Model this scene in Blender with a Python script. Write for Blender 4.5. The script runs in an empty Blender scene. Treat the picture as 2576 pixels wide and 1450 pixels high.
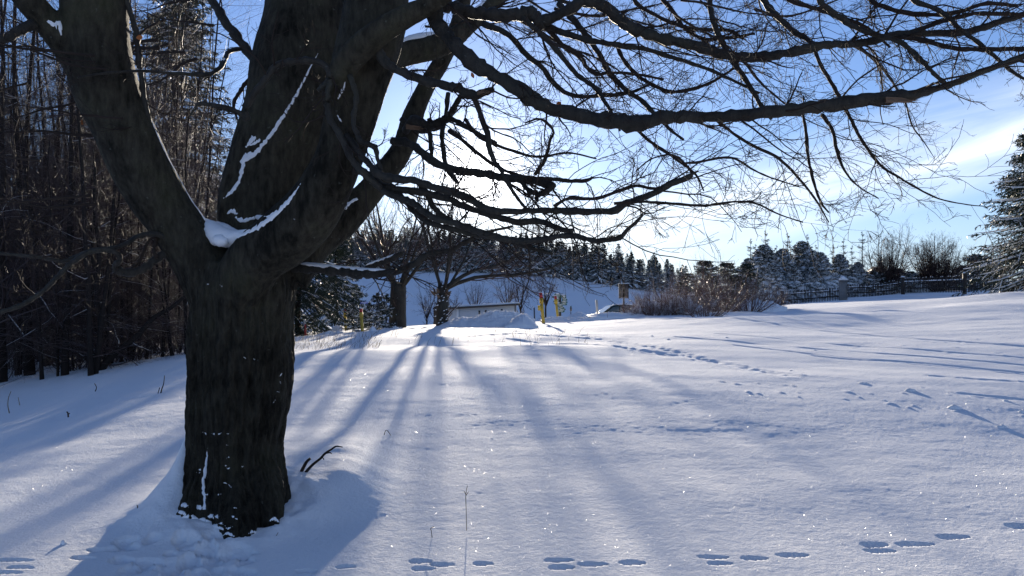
import bpy, math
import numpy as np
from mathutils import Vector
from mathutils.bvhtree import BVHTree

# ------------------------------------------------------------------ camera, world, sun, exposure
sc = bpy.context.scene
C = sc.collection
F, U0, V0, CZ = 2003.0, 1288.0, 760.0, 1.6          # focal length, optical centre, horizon, eye height
cam_d = bpy.data.cameras.new('camera')
cam = bpy.data.objects.new('camera', cam_d); C.objects.link(cam)
cam_d.sensor_width = 36; cam_d.lens = 28.0
cam_d.shift_y = (V0 - 725.0) / 2576.0
cam_d.clip_start = 0.05; cam_d.clip_end = 4000
cam.location = (0, 0, CZ); cam.rotation_euler = (math.pi / 2, 0, 0)
sc.camera = cam

SUN_T, SUN_V = (1200 - U0) / F, (V0 - 452) / F
SUN = Vector((SUN_T, 1.0, SUN_V)).normalized()
SUN_EL = math.asin(SUN.z); SUN_AZ = math.atan2(SUN.x, SUN.y)

w = bpy.data.worlds.new('World'); sc.world = w; w.use_nodes = True
nt = w.node_tree; nt.nodes.clear()
def N(t, kind, **kw):
    n = t.nodes.new(kind)
    for k, v in kw.items():
        if k == 'loc': continue
        if k.startswith('_'): setattr(n, k[1:], v)
        else: n.inputs[int(k[1:]) if k[0] == 'i' and k[1:].isdigit() else k].default_value = v
    return n
def mathn(t, op, a, b=None, c=None, clamp=False):
    n = t.nodes.new('ShaderNodeMath'); n.operation = op; n.use_clamp = clamp
    for i, x in enumerate((a, b, c)):
        if x is None: continue
        if isinstance(x, (int, float)): n.inputs[i].default_value = x
        else: t.links.new(x, n.inputs[i])
    return n.outputs[0]
out = nt.nodes.new('ShaderNodeOutputWorld'); bg = nt.nodes.new('ShaderNodeBackground')
sky = nt.nodes.new('ShaderNodeTexSky'); sky.sky_type = 'NISHITA'; sky.sun_disc = False
sky.sun_elevation = SUN_EL; sky.sun_rotation = SUN_AZ
sky.altitude = 900; sky.air_density = 1.0; sky.dust_density = 0.35; sky.ozone_density = 3.0
bg.inputs['Strength'].default_value = 0.078
tc = nt.nodes.new('ShaderNodeTexCoord')
nrm = N(nt, 'ShaderNodeVectorMath', _operation='NORMALIZE'); nt.links.new(tc.outputs['Generated'], nrm.inputs[0])
sep = nt.nodes.new('ShaderNodeSeparateXYZ'); nt.links.new(nrm.outputs[0], sep.inputs[0])
# winter air: bluish sky; lift towards horizon
tint = nt.nodes.new('ShaderNodeMix'); tint.data_type = 'RGBA'; tint.blend_type = 'MULTIPLY'
tint.inputs['Factor'].default_value = 1.0
nt.links.new(sky.outputs[0], tint.inputs['A']); tint.inputs['B'].default_value = (0.74, 0.84, 1.12, 1)
dsun = N(nt, 'ShaderNodeVectorMath', _operation='DOT_PRODUCT'); nt.links.new(nrm.outputs[0], dsun.inputs[0])
dsun.inputs[1].default_value = SUN
d = mathn(nt, 'MAXIMUM', dsun.outputs['Value'], 0.0)
g1 = mathn(nt, 'MULTIPLY', mathn(nt, 'POWER', d, 1500.0), 40.0)
g2 = mathn(nt, 'MULTIPLY', mathn(nt, 'POWER', d, 320.0), 3.6)
g3 = mathn(nt, 'MULTIPLY', mathn(nt, 'POWER', d, 36.0), 0.6)
glow = mathn(nt, 'ADD', mathn(nt, 'ADD', g1, g2), g3)
hz = nt.nodes.new('ShaderNodeMix'); hz.data_type = 'RGBA'; hz.inputs['B'].default_value = (5.0, 6.1, 7.6, 1)
nt.links.new(mathn(nt, 'MULTIPLY', mathn(nt, 'POWER', 2.718, mathn(nt, 'MULTIPLY', mathn(nt, 'MAXIMUM', sep.outputs['Z'], 0.0), -9.0)), 0.75), hz.inputs['Factor'])
nt.links.new(tint.outputs['Result'], hz.inputs['A'])
gm = nt.nodes.new('ShaderNodeMix'); gm.data_type = 'RGBA'; gm.blend_type = 'ADD'; gm.inputs['Factor'].default_value = 1
gcol = nt.nodes.new('ShaderNodeMix'); gcol.data_type = 'RGBA'; gcol.blend_type = 'MULTIPLY'; gcol.inputs['Factor'].default_value = 1
gcol.inputs['A'].default_value = (1.0, 0.97, 0.93, 1)
cmb = nt.nodes.new('ShaderNodeCombineXYZ')
for i in range(3): nt.links.new(glow, cmb.inputs[i])
nt.links.new(cmb.outputs[0], gcol.inputs['B'])
nt.links.new(hz.outputs['Result'], gm.inputs['A']); nt.links.new(gcol.outputs['Result'], gm.inputs['B'])
# thin cirrus as a function of direction
az = mathn(nt, 'ARCTAN2', sep.outputs['X'], sep.outputs['Y'])
el = mathn(nt, 'ARCSINE', sep.outputs['Z'])
line = mathn(nt, 'SUBTRACT', el, mathn(nt, 'MULTIPLY', az, 0.22))
cv = nt.nodes.new('ShaderNodeCombineXYZ')
nt.links.new(mathn(nt, 'MULTIPLY', az, 2.2), cv.inputs[0]); nt.links.new(mathn(nt, 'MULTIPLY', line, 17.0), cv.inputs[1])
ns = N(nt, 'ShaderNodeTexNoise', Scale=1.0, Detail=7.0, Roughness=0.55, Distortion=0.7)
nt.links.new(cv.outputs[0], ns.inputs['Vector'])
band = mathn(nt, 'SUBTRACT', 1.0, mathn(nt, 'MULTIPLY', mathn(nt, 'ABSOLUTE', mathn(nt, 'SUBTRACT', line, 0.062)), 16.0), clamp=True)
band2 = mathn(nt, 'SUBTRACT', 1.0, mathn(nt, 'MULTIPLY', mathn(nt, 'ABSOLUTE', mathn(nt, 'SUBTRACT', line, 0.012)), 60.0), clamp=True)
cl = mathn(nt, 'MULTIPLY', mathn(nt, 'SUBTRACT', ns.outputs[0], 0.27), 3.0, clamp=True)
cl = mathn(nt, 'MULTIPLY', cl, mathn(nt, 'ADD', mathn(nt, 'MULTIPLY', band, 1.15), mathn(nt, 'ADD', mathn(nt, 'MULTIPLY', band2, 0.35), 0.03)), clamp=True)
cm = nt.nodes.new('ShaderNodeMix'); cm.data_type = 'RGBA'
nt.links.new(mathn(nt, 'MULTIPLY', cl, 0.8), cm.inputs['Factor'])
nt.links.new(gm.outputs['Result'], cm.inputs['A']); cm.inputs['B'].default_value = (9.0, 9.4, 9.9, 1)
nt.links.new(cm.outputs['Result'], bg.inputs['Color']); nt.links.new(bg.outputs[0], out.inputs[0])

sl = bpy.data.lights.new('sun', 'SUN'); sl.energy = 5.0; sl.angle = math.radians(0.75); sl.color = (1.0, 0.885, 0.72)
so = bpy.data.objects.new('sun', sl); C.objects.link(so)
so.rotation_euler = (-SUN).to_track_quat('-Z', 'Y').to_euler()

sc.view_settings.view_transform = 'Standard'; sc.view_settings.look = 'None'
sc.view_settings.exposure = 1.0; sc.view_settings.gamma = 1.0; sc.view_settings.use_curve_mapping = False
try:
    sc.cycles.max_bounces = 6; sc.cycles.diffuse_bounces = 3; sc.cycles.glossy_bounces = 2
    sc.cycles.use_denoising = True; sc.cycles.sample_clamp_indirect = 4.0
except Exception: pass

# ------------------------------------------------------------------ materials
def new_mat(name):
    m = bpy.data.materials.new(name); m.use_nodes = True
    t = m.node_tree; b = t.nodes['Principled BSDF']
    return m, t, b
def flat(name, col, rough=0.6, metal=0.0, var=0.15, scale=9.0, spec=0.5):
    m, t, b = new_mat(name)
    c = t.nodes.new('ShaderNodeTexCoord'); n = N(t, 'ShaderNodeTexNoise', Scale=scale, Detail=4.0)
    t.links.new(c.outputs['Object'], n.inputs['Vector'])
    mx = t.nodes.new('ShaderNodeMix'); mx.data_type = 'RGBA'
    mx.inputs['A'].default_value = (*[x * (1 - var) for x in col], 1); mx.inputs['B'].default_value = (*[min(1, x * (1 + var)) for x in col], 1)
    t.links.new(n.outputs[0], mx.inputs['Factor']); t.links.new(mx.outputs['Result'], b.inputs['Base Color'])
    b.inputs['Roughness'].default_value = rough; b.inputs['Metallic'].default_value = metal
    b.inputs['Specular IOR Level'].default_value = spec
    return m

def snow_mat(name, sparkle=True, grain=1.0):
    m, t, b = new_mat(name)
    g = t.nodes.new('ShaderNodeNewGeometry')
    b.inputs['Base Color'].default_value = (0.885, 0.89, 0.90, 1)
    b.inputs['Roughness'].default_value = 0.85
    b.inputs['Specular IOR Level'].default_value = 0.10
    n1 = N(t, 'ShaderNodeTexNoise', Scale=38.0, Detail=4.0, Roughness=0.65); t.links.new(g.outputs['Position'], n1.inputs['Vector'])
    n2 = N(t, 'ShaderNodeTexNoise', Scale=210.0, Detail=2.0, Roughness=0.7); t.links.new(g.outputs['Position'], n2.inputs['Vector'])
    b1 = t.nodes.new('ShaderNodeBump'); b1.inputs['Strength'].default_value = 0.8 * grain; b1.inputs['Distance'].default_value = 0.012
    t.links.new(n1.outputs[0], b1.inputs['Height'])
    b2 = t.nodes.new('ShaderNodeBump'); b2.inputs['Strength'].default_value = 0.7 * grain; b2.inputs['Distance'].default_value = 0.004
    t.links.new(n2.outputs[0], b2.inputs['Height']); t.links.new(b1.outputs[0], b2.inputs['Normal'])
    t.links.new(b2.outputs[0], b.inputs['Normal'])
    if sparkle:
        vo = N(t, 'ShaderNodeTexVoronoi', Scale=230.0); t.links.new(g.outputs['Position'], vo.inputs['Vector'])
        sp = t.nodes.new('ShaderNodeSeparateColor'); t.links.new(vo.outputs['Color'], sp.inputs[0])
        mask = mathn(t, 'MULTIPLY', mathn(t, 'GREATER_THAN', sp.outputs[0], 0.982), mathn(t, 'LESS_THAN', vo.outputs['Distance'], 0.45))
        sub = N(t, 'ShaderNodeVectorMath', _operation='SUBTRACT'); t.links.new(vo.outputs['Color'], sub.inputs[0]); sub.inputs[1].default_value = (0.5, 0.5, 0.3)
        wn = N(t, 'ShaderNodeTexWhiteNoise'); t.links.new(vo.outputs['Color'], wn.inputs['Vector']); t.links.new(wn.outputs['Color'], sub.inputs[0])
        sc_ = N(t, 'ShaderNodeVectorMath', _operation='MULTIPLY'); t.links.new(sub.outputs[0], sc_.inputs[0]); sc_.inputs[1].default_value = (0.0, 1.5, 0.5)
        ad = N(t, 'ShaderNodeVectorMath', _operation='ADD'); t.links.new(sc_.outputs[0], ad.inputs[0])
        # second random for x
        s2 = t.nodes.new('ShaderNodeCombineXYZ'); t.links.new(mathn(t, 'MULTIPLY', mathn(t, 'SUBTRACT', sp.outputs[1], 0.5), 3.4), s2.inputs[0]); s2.inputs[2].default_value = 0.55
        t.links.new(s2.outputs[0], ad.inputs[1])
        nn = N(t, 'ShaderNodeVectorMath', _operation='NORMALIZE'); t.links.new(ad.outputs[0], nn.inputs[0])
        gl = t.nodes.new('ShaderNodeBsdfGlossy'); gl.inputs['Roughness'].default_value = 0.32; gl.inputs['Color'].default_value = (1, 1, 1, 1)
        t.links.new(nn.outputs[0], gl.inputs['Normal'])
        mix = t.nodes.new('ShaderNodeMixShader'); t.links.new(mathn(t, 'MULTIPLY', mask, mathn(t, 'MULTIPLY', mathn(t, 'POWER', wn.outputs['Value'], 6.0), 0.6)), mix.inputs[0])
        t.links.new(b.outputs[0], mix.inputs[1]); t.links.new(gl.outputs[0], mix.inputs[2])
        t.links.new(mix.outputs[0], t.nodes['Material Output'].inputs['Surface'])
    return m
M_SNOW = snow_mat('snow_surface'); M_SNOWP = snow_mat('snow_on_things', False, 0.6)

def bark_mat(name, dark, light, moss, moss_amt=0.5, rough=0.8, low_crack=True, spec=0.3):
    m, t, b = new_mat(name)
    g = t.nodes.new('ShaderNodeNewGeometry'); s = t.nodes.new('ShaderNodeSeparateXYZ'); t.links.new(g.outputs['Position'], s.inputs[0])
    mp = t.nodes.new('ShaderNodeMapping'); mp.inputs['Scale'].default_value = (1, 1, 0.30); t.links.new(g.outputs['Position'], mp.inputs[0])
    n1 = N(t, 'ShaderNodeTexNoise', Scale=26.0, Detail=8.0, Roughness=0.62); t.links.new(mp.outputs[0], n1.inputs['Vector'])
    n2 = N(t, 'ShaderNodeTexNoise', Scale=2.6, Detail=5.0, Roughness=0.6); t.links.new(g.outputs['Position'], n2.inputs['Vector'])
    n3 = N(t, 'ShaderNodeTexNoise', Scale=90.0, Detail=5.0, Roughness=0.7); t.links.new(g.outputs['Position'], n3.inputs['Vector'])
    r1 = t.nodes.new('ShaderNodeValToRGB'); r1.color_ramp.elements[0].position = 0.38; r1.color_ramp.elements[1].position = 0.66
    r1.color_ramp.elements[0].color = (*dark, 1); r1.color_ramp.elements[1].color = (*light, 1)
    t.links.new(mathn(t, 'ADD', mathn(t, 'MULTIPLY', n1.outputs[0], 0.5), mathn(t, 'MULTIPLY', n2.outputs[0], 0.5)), r1.inputs[0])
    mm = t.nodes.new('ShaderNodeMix'); mm.data_type = 'RGBA'; mm.inputs['B'].default_value = (*moss, 1)
    t.links.new(r1.outputs[0], mm.inputs['A'])
    t.links.new(mathn(t, 'MULTIPLY', mathn(t, 'SUBTRACT', mathn(t, 'ADD', n2.outputs[0], mathn(t, 'MULTIPLY', n3.outputs[0], 0.5)), 0.78), 6.0 * moss_amt, clamp=True), mm.inputs['Factor'])
    # pale lichen spots
    vo = N(t, 'ShaderNodeTexVoronoi', Scale=11.0); t.links.new(g.outputs['Position'], vo.inputs['Vector'])
    ml = t.nodes.new('ShaderNodeMix'); ml.data_type = 'RGBA'; ml.inputs['B'].default_value = (0.16, 0.17, 0.15, 1)
    t.links.new(mm.outputs['Result'], ml.inputs['A'])
    t.links.new(mathn(t, 'MULTIPLY', mathn(t, 'LESS_THAN', mathn(t, 'ADD', vo.outputs['Distance'], mathn(t, 'MULTIPLY', n3.outputs[0], 0.6)), 0.36), 0.35), ml.inputs['Factor'])
    t.links.new(ml.outputs['Result'], b.inputs['Base Color'])
    b.inputs['Roughness'].default_value = rough; b.inputs['Specular IOR Level'].default_value = spec
    # deep cracks on the lower trunk, smoother above
    amt = mathn(t, 'MULTIPLY', mathn(t, 'SUBTRACT', 2.2, s.outputs['Z']), 0.9, clamp=True) if low_crack else 0.0
    hb = mathn(t, 'ADD', mathn(t, 'MULTIPLY', n1.outputs[0], mathn(t, 'ADD', mathn(t, 'MULTIPLY', amt, 3.5), 0.45) if low_crack else 0.5), mathn(t, 'MULTIPLY', n3.outputs[0], 0.3))
    bp = t.nodes.new('ShaderNodeBump'); bp.inputs['Strength'].default_value = 0.9; bp.inputs['Distance'].default_value = 0.03
    t.links.new(hb, bp.inputs['Height']); t.links.new(bp.outputs[0], b.inputs['Normal'])
    return m
M_BEECH = bark_mat('beech_bark', (0.010, 0.0088, 0.006), (0.080, 0.070, 0.050), (0.022, 0.028, 0.007), 0.35, spec=0.12)
M_BRANCH = bark_mat('beech_branch_bark', (0.018, 0.016, 0.013), (0.06, 0.054, 0.044), (0.03, 0.036, 0.01), 0.25, 0.65, False, 0.25)
M_TWIG = flat('beech_twig', (0.036, 0.027, 0.022), 0.78, var=0.3, spec=0.12)
M_WOODTW = flat('woodland_twig', (0.05, 0.028, 0.023), 0.48, var=0.4, scale=2.0, spec=0.4)
M_WOODTR = flat('woodland_bark', (0.026, 0.020, 0.017), 0.9, var=0.4, scale=5.0, spec=0.12)
M_NEEDLE = flat('spruce_needles', (0.022, 0.034, 0.018), 0.5, var=0.35, scale=1.5, spec=0.35)
M_NEEDLEF = flat('far_spruce_needles', (0.016, 0.028, 0.018), 0.7, var=0.3, scale=0.6, spec=0.2)
M_BRANCHB = flat('brown_bush_twig', (0.13, 0.066, 0.045), 0.42, var=0.4, scale=2.0, spec=0.5)
M_WOOD = flat('weathered_fence_wood', (0.035, 0.027, 0.022), 0.75, var=0.4)
M_YEL = flat('yellow_post_paint', (0.52, 0.36, 0.05), 0.5, var=0.12); M_RED = flat('red_cap_paint', (0.42, 0.03, 0.03), 0.45)
M_PALE = flat('pale_painted_wood', (0.55, 0.52, 0.44), 0.6); M_DARK = flat('dark_painted_metal', (0.03, 0.03, 0.035), 0.5)
M_WALL = flat('white_render_wall', (0.62, 0.66, 0.70), 0.8, var=0.05); M_ROOF = flat('dark_roof_tin', (0.035, 0.03, 0.03), 0.6)
M_GLASS = flat('window_glass', (0.03, 0.04, 0.05), 0.1, var=0.05); M_STONE = flat('pale_stone', (0.2, 0.195, 0.19), 0.8, var=0.3)
M_GREEN = flat('green_sign_board', (0.03, 0.11, 0.07), 0.5); M_WHITE = flat('white_paint', (0.75, 0.76, 0.76), 0.5, var=0.04)
M_BLUE = flat('blue_sign_board', (0.05, 0.10, 0.45), 0.4); M_BOARD = flat('grey_brown_board', (0.13, 0.11, 0.10), 0.7, var=0.35)
M_CAR = flat('dark_green_car_paint', (0.012, 0.035, 0.028), 0.2, var=0.1); M_CGLASS = flat('car_window_glass', (0.10, 0.13, 0.13), 0.05, var=0.1)
M_RUB = flat('black_rubber', (0.02, 0.02, 0.02), 0.8)
M_GRASS = flat('dry_grass_stalk', (0.17, 0.12, 0.07), 0.6, var=0.3); M_LEAF = flat('dead_orange_leaf', (0.42, 0.13, 0.03), 0.5, var=0.25, scale=30)
M_HEART = flat('bare_split_wood', (0.14, 0.085, 0.05), 0.7, var=0.35, scale=14)

# ------------------------------------------------------------------ mesh helpers
class MB:
    def __init__(s): s.v = []; s.q = []; s.t = []; s.n = 0
    def quads(s, V, Q): V = np.asarray(V, float).reshape(-1, 3); s.q.append(np.asarray(Q).reshape(-1, 4) + s.n); s.v.append(V); s.n += len(V)
    def tris(s, V, T): V = np.asarray(V, float).reshape(-1, 3); s.t.append(np.asarray(T).reshape(-1, 3) + s.n); s.v.append(V); s.n += len(V)
    def both(s, V, Q, T):
        V = np.asarray(V, float).reshape(-1, 3)
        if len(Q): s.q.append(np.asarray(Q).reshape(-1, 4) + s.n)
        if len(T): s.t.append(np.asarray(T).reshape(-1, 3) + s.n)
        s.v.append(V); s.n += len(V)
    def mesh(s, name, mat=None, smooth=True):
        me = bpy.data.meshes.new(name)
        V = np.concatenate(s.v) if s.v else np.zeros((0, 3))
        Q = np.concatenate(s.q) if s.q else np.zeros((0, 4), int); T = np.concatenate(s.t) if s.t else np.zeros((0, 3), int)
        nq, n3 = len(Q), len(T)
        me.vertices.add(len(V)); me.vertices.foreach_set('co', V.astype(np.float32).ravel())
        me.loops.add(nq * 4 + n3 * 3); me.loops.foreach_set('vertex_index', np.concatenate([Q.ravel(), T.ravel()]).astype(np.int32))
        me.polygons.add(nq + n3)
        me.polygons.foreach_set('loop_start', np.concatenate([np.arange(nq) * 4, nq * 4 + np.arange(n3) * 3]).astype(np.int32))
        if smooth: me.polygons.foreach_set('use_smooth', np.ones(nq + n3, bool))
        me.update(calc_edges=True); me.validate()
        if mat: me.materials.append(mat)
        return me
def link(me, name, parent=None, label=None, cat=None, group=None, kind=None):
    o = bpy.data.objects.new(name, me); C.objects.link(o)
    if parent: o.parent = parent
    return tag(o, label, cat, group, kind)
def tag(o, label=None, cat=None, group=None, kind=None):
    if label: o['label'] = label
    if cat: o['category'] = cat
    if group: o['group'] = group
    if kind: o['kind'] = kind
    return o
def root(name, loc, label, cat, group=None, rz=0, s=1.0):
    o = bpy.data.objects.new(name, None); C.objects.link(o); o.location = loc; o.rotation_euler = (0, 0, rz); o.scale = (s, s, s) if np.isscalar(s) else s
    o.empty_display_size = 0.2
    return tag(o, label, cat, group)
def dup(src, loc, rz=0, s=1.0, label=None, group=None, tilt=(0, 0)):
    r = src.copy(); C.objects.link(r); r.location = loc; r.rotation_euler = (tilt[0], tilt[1], rz); r.scale = (s, s, s) if np.isscalar(s) else s
    if label: r['label'] = label
    if group: r['group'] = group
    for ch in list(src.children):
        c = ch.copy(); C.objects.link(c); c.parent = r
        for g in list(ch.children):
            k = g.copy(); C.objects.link(k); k.parent = c
    return r

def norm(a): return a / np.maximum(np.linalg.norm(a, axis=-1, keepdims=True), 1e-9)
def tubes(mb, pts, rad, k=3, cap=False, flat_=None, noise=None):
    """pts (N,n,3) polylines, rad (N,n): adds tapered tubes"""
    pts = np.asarray(pts, float); rad = np.asarray(rad, float)
    if pts.ndim == 2: pts = pts[None]; rad = rad[None]
    Nn, n, _ = pts.shape
    if Nn == 0: return
    tg = norm(np.gradient(pts, axis=1))
    avg = norm(pts[:, -1] - pts[:, 0])
    ref = np.where(np.abs(avg[:, 2:3]) < 0.8, np.array([[0, 0, 1.0]]), np.array([[0, 1.0, 0]]))[:, None, :]
    a = norm(np.cross(tg, ref)); b = norm(np.cross(a, tg))
    th = np.arange(k) * 2 * np.pi / k
    fl = 1.0 if flat_ is None else flat_
    R = rad[:, :, None]
    if noise is not None: R = R * noise
    V = pts[:, :, None, :] + a[:, :, None, :] * (np.cos(th)[None, None, :] * R)[..., None] + b[:, :, None, :] * (np.sin(th)[None, None, :] * R * fl)[..., None]
    idx = np.arange(Nn * n * k).reshape(Nn, n, k)
    i0 = idx[:, :-1]; i1 = idx[:, 1:]
    Q = np.stack([i0, np.roll(i0, -1, 2), np.roll(i1, -1, 2), i1], -1).reshape(-1, 4)
    V = V.reshape(-1, 3); T = []
    if cap:
        c = np.concatenate([pts[:, 0], pts[:, -1]]); base = len(V); V = np.concatenate([V, c])
        f = idx[:, 0]; l = idx[:, -1]; ci = base + np.arange(Nn)[:, None] * np.ones((1, k), int)
        T = np.concatenate([np.stack([ci, np.roll(f, -1, 1), f], -1).reshape(-1, 3), np.stack([ci + Nn, l, np.roll(l, -1, 1)], -1).reshape(-1, 3)])
    mb.both(V, Q, T)
def spline(p, n):
    """Catmull-Rom through rows of p (any width), n samples"""
    p = np.asarray(p, float)
    if len(p) < 3: return np.stack([np.interp(np.linspace(0, 1, n), np.linspace(0, 1, len(p)), p[:, i]) for i in range(p.shape[1])], 1)
    d = np.concatenate([[0], np.cumsum(np.linalg.norm(np.diff(p[:, :3], axis=0), axis=1))])
    t = np.linspace(0, d[-1], n); i = np.clip(np.searchsorted(d, t, 'right') - 1, 0, len(p) - 2)
    q = np.concatenate([[2 * p[0] - p[1]], p, [2 * p[-1] - p[-2]]])
    s = ((t - d[i]) / (d[i + 1] - d[i]))[:, None]
    p0, p1, p2, p3 = q[i], q[i + 1], q[i + 2], q[i + 3]
    return 0.5 * (2 * p1 + (p2 - p0) * s + (2 * p0 - 5 * p1 + 4 * p2 - p3) * s ** 2 + (3 * p1 - p0 - 3 * p2 + p3) * s ** 3)
def P(u, v, Y): return np.array([(u - U0) / F * Y, Y, CZ - (v - V0) / F * Y])
def box(mb, c, s, rz=0.0, top=1.0):
    x, y, z = [q / 2 for q in s]
    V = np.array([[-x, -y, -z], [x, -y, -z], [x, y, -z], [-x, y, -z], [-x * top, -y * top, z], [x * top, -y * top, z], [x * top, y * top, z], [-x * top, y * top, z]])
    cr, sr = math.cos(rz), math.sin(rz)
    V = np.stack([V[:, 0] * cr - V[:, 1] * sr, V[:, 0] * sr + V[:, 1] * cr, V[:, 2]], 1) + np.array(c)
    mb.quads(V, [[0, 3, 2, 1], [4, 5, 6, 7], [0, 1, 5, 4], [1, 2, 6, 5], [2, 3, 7, 6], [3, 0, 4, 7]])
def hash2(ix, iy, seed):
    h = (ix.astype(np.int64) * 374761393 + iy.astype(np.int64) * 668265263 + seed * 974634777) & 0xffffffff
    h = ((h ^ (h >> 13)) * 1274126177) & 0xffffffff
    return ((h ^ (h >> 16)) & 0xffff) / 65535.0
def vnoise(x, y, seed=0):
    ix = np.floor(x); iy = np.floor(y); fx = x - ix; fy = y - iy
    fx = fx * fx * fx * (fx * (fx * 6 - 15) + 10); fy = fy * fy * fy * (fy * (fy * 6 - 15) + 10)
    a = hash2(ix, iy, seed); b = hash2(ix + 1, iy, seed); c = hash2(ix, iy + 1, seed); d = hash2(ix + 1, iy + 1, seed)
    return (a * (1 - fx) + b * fx) * (1 - fy) + (c * (1 - fx) + d * fx) * fy - 0.5
def fbm(x, y, seed=0, o=4, g=0.5):
    r = 0; a = 1.0
    for i in range(o): r = r + a * vnoise(x * 2 ** i + 17.3 * i, y * 2 ** i - 9.1 * i, seed + i); a *= g
    return r

# ------------------------------------------------------------------ snow ground
YS = [0.2, 3.5, 4.6, 5.8, 8, 11, 15, 18, 22, 27, 33, 40, 50, 62, 80, 120, 160, 200, 260, 700]
TAB = {
 -500: [0, 0, 0, 0, -.1, -.2, -.35, -.45, -.6, -.8, -1, -1.3, -1.6, -2, -2.6, -3, -2, 0, 4, 20],
 0:    [0, 0, 0, 0, 0, -.02, .03, -.06, -.15, -.25, -.4, -.6, -1, -1.5, -2.4, -3, -2, 2, 8, 20],
 480: [0, -.10, -.06, 0, .14, .30, .50, .58, .5, .35, .1, -.2, -.8, -1.5, -2.5, -1, 3, 8.6, 20, 30],
 800: [0, -.16, -.08, 0, .20, .45, .72, .74, .68, .62, .3, -.3, -1.2, -2.3, -3.3, 0, 4.5, 8.8, 20.5, 30],
 1000: [0, -.11, -.05, 0, .18, .45, .75, .82, .85, .79, .5, 0, -1, -2.2, -3.3, 0, 4.5, 8.7, 19, 30],
 1200: [0, -.11, -.05, 0, .18, .45, .75, .86, .91, .89, .70, .2, -.8, -2, -3.3, 0, 4.5, 8.6, 17, 26],
 1400: [0, -.11, -.05, .01, .18, .45, .74, .80, .82, .78, .88, .6, -.2, -1.5, -3, 0, 4.3, 8.2, 12.5, 20],
 1600: [0, -.11, -.05, .01, .18, .45, .72, .80, .88, 1.0, 1.08, .6, 0, -1, -2.5, -.5, 2.0, 4.8, 7.5, 12],
 1800: [0, -.11, -.05, .01, .18, .45, .70, .84, .97, 1.14, 1.32, 1.28, 1.1, .9, .5, .5, 1, 2, 3, 5],
 2000: [0, -.11, -.05, .01, .18, .45, .70, .83, .97, 1.10, 1.21, 1.25, 1.30, 1.46, 1.7, 1.8, 2, 2.2, 3, 5],
 2200: [0, -.11, -.05, .01, .18, .45, .71, .84, 1.0, 1.16, 1.30, 1.46, 1.72, 2.0, 2.6, 3, 3, 3, 4, 5],
 2576: [0, -.11, -.05, .01, .18, .45, .76, .94, 1.17, 1.48, 1.82, 2.05, 2.2, 2.6, 3.4, 3.8, 4, 4, 5, 6],
 3100: [0, -.11, -.05, .01, .18, .45, .78, .98, 1.25, 1.6, 2.0, 2.4, 2.8, 3.2, 3.8, 4.5, 5, 5, 6, 7]}
GU = (np.array(sorted(TAB)) - U0) / F
GT = np.array([TAB[k] for k in sorted(TAB)], float)
LT = np.linspace(GU[0], GU[-1], 240); LYg = np.linspace(math.log(0.2), math.log(700), 420)
def _resample():
    A = np.stack([np.interp(LYg, np.log(YS), r) for r in GT])
    B = np.stack([np.interp(LT, GU, A[:, j]) for j in range(A.shape[1])], 1)
    def sm(a, ax, s):
        k = np.exp(-0.5 * (np.arange(-3 * s, 3 * s + 1) / s) ** 2); k /= k.sum()
        pad = [(0, 0), (0, 0)]; pad[ax] = (3 * s, 3 * s); a = np.pad(a, pad, mode='edge')
        return np.apply_along_axis(lambda r: np.convolve(r, k, 'valid'), ax, a)
    return sm(sm(B, 1, 4), 0, 6)
GB = _resample()
def zbase(t, Y):
    a = (np.clip(t, LT[0], LT[-1]) - LT[0]) / (LT[1] - LT[0]); b = (np.log(np.clip(Y, 0.2, 700)) - LYg[0]) / (LYg[1] - LYg[0])
    i = np.clip(a.astype(int), 0, len(LT) - 2); j = np.clip(b.astype(int), 0, len(LYg) - 2); fa = a - i; fb = b - j
    return (GB[i, j] * (1 - fa) + GB[i + 1, j] * fa) * (1 - fb) + (GB[i, j + 1] * (1 - fa) + GB[i + 1, j + 1] * fa) * fb
TMAX = 0.85
def zlow(x, y):
    x = np.asarray(x, float); y = np.asarray(y, float)
    r = np.hypot(x, y); th = np.arctan2(x, y); tc_ = np.clip(th, -math.atan(TMAX), math.atan(TMAX))
    return zbase(np.tan(tc_), np.maximum(r * np.cos(tc_), 0.2))
def pix(u, v):
    """ground point seen at u,v"""
    Y = np.exp(np.linspace(math.log(2.5), math.log(120), 4000)); t = (u - U0) / F
    zz = zbase(np.full_like(Y, t), Y); ray = CZ - (v - V0) / F * Y
    k = np.argmax(ray <= zz); return np.array([t * Y[k], Y[k]])
BX, BY = -2.06, 5.86                                   # foot of the beech
# hare tracks: (u, v, length px, height px)
PITS = [(35,1410,95,12),(50,1428,70,11),(15,1440,80,12),(212,1406,60,12),(255,1388,70,13),(772,1437,58,12),(870,1427,46,10),
        (1058,1413,58,13),(1066,1431,60,12),(1114,1421,62,12),(1216,1418,52,12),(1408,1410,74,12),(1414,1428,66,12),(1492,1421,74,12),(1592,1417,66,14),
        (1795,1402,76,12),(1812,1417,60,11),(1900,1405,72,12),(1995,1397,78,13),(2200,1371,72,15),(2215,1386,80,12),(2300,1370,95,13),(2398,1351,80,14),(2568,1325,70,16)]
_pp = []
for u, v, L, hh in PITS:
    x, y = pix(u, v); L_ = L / F * y / 2 * 1.05; W_ = hh / F * y * y / 1.7 / 2 * .68
    _pp.append((x, y, L_, W_, 0.036))
_r = np.random.default_rng(5)
for i in range(46):                                    # trampled, pawed patch under the tree
    u = _r.uniform(300, 640); v = _r.uniform(1368, 1446); x, y = pix(u, v)
    _pp.append((x, y, _r.uniform(.04, .12), _r.uniform(.03, .08), _r.uniform(.02, .05)))
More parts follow.
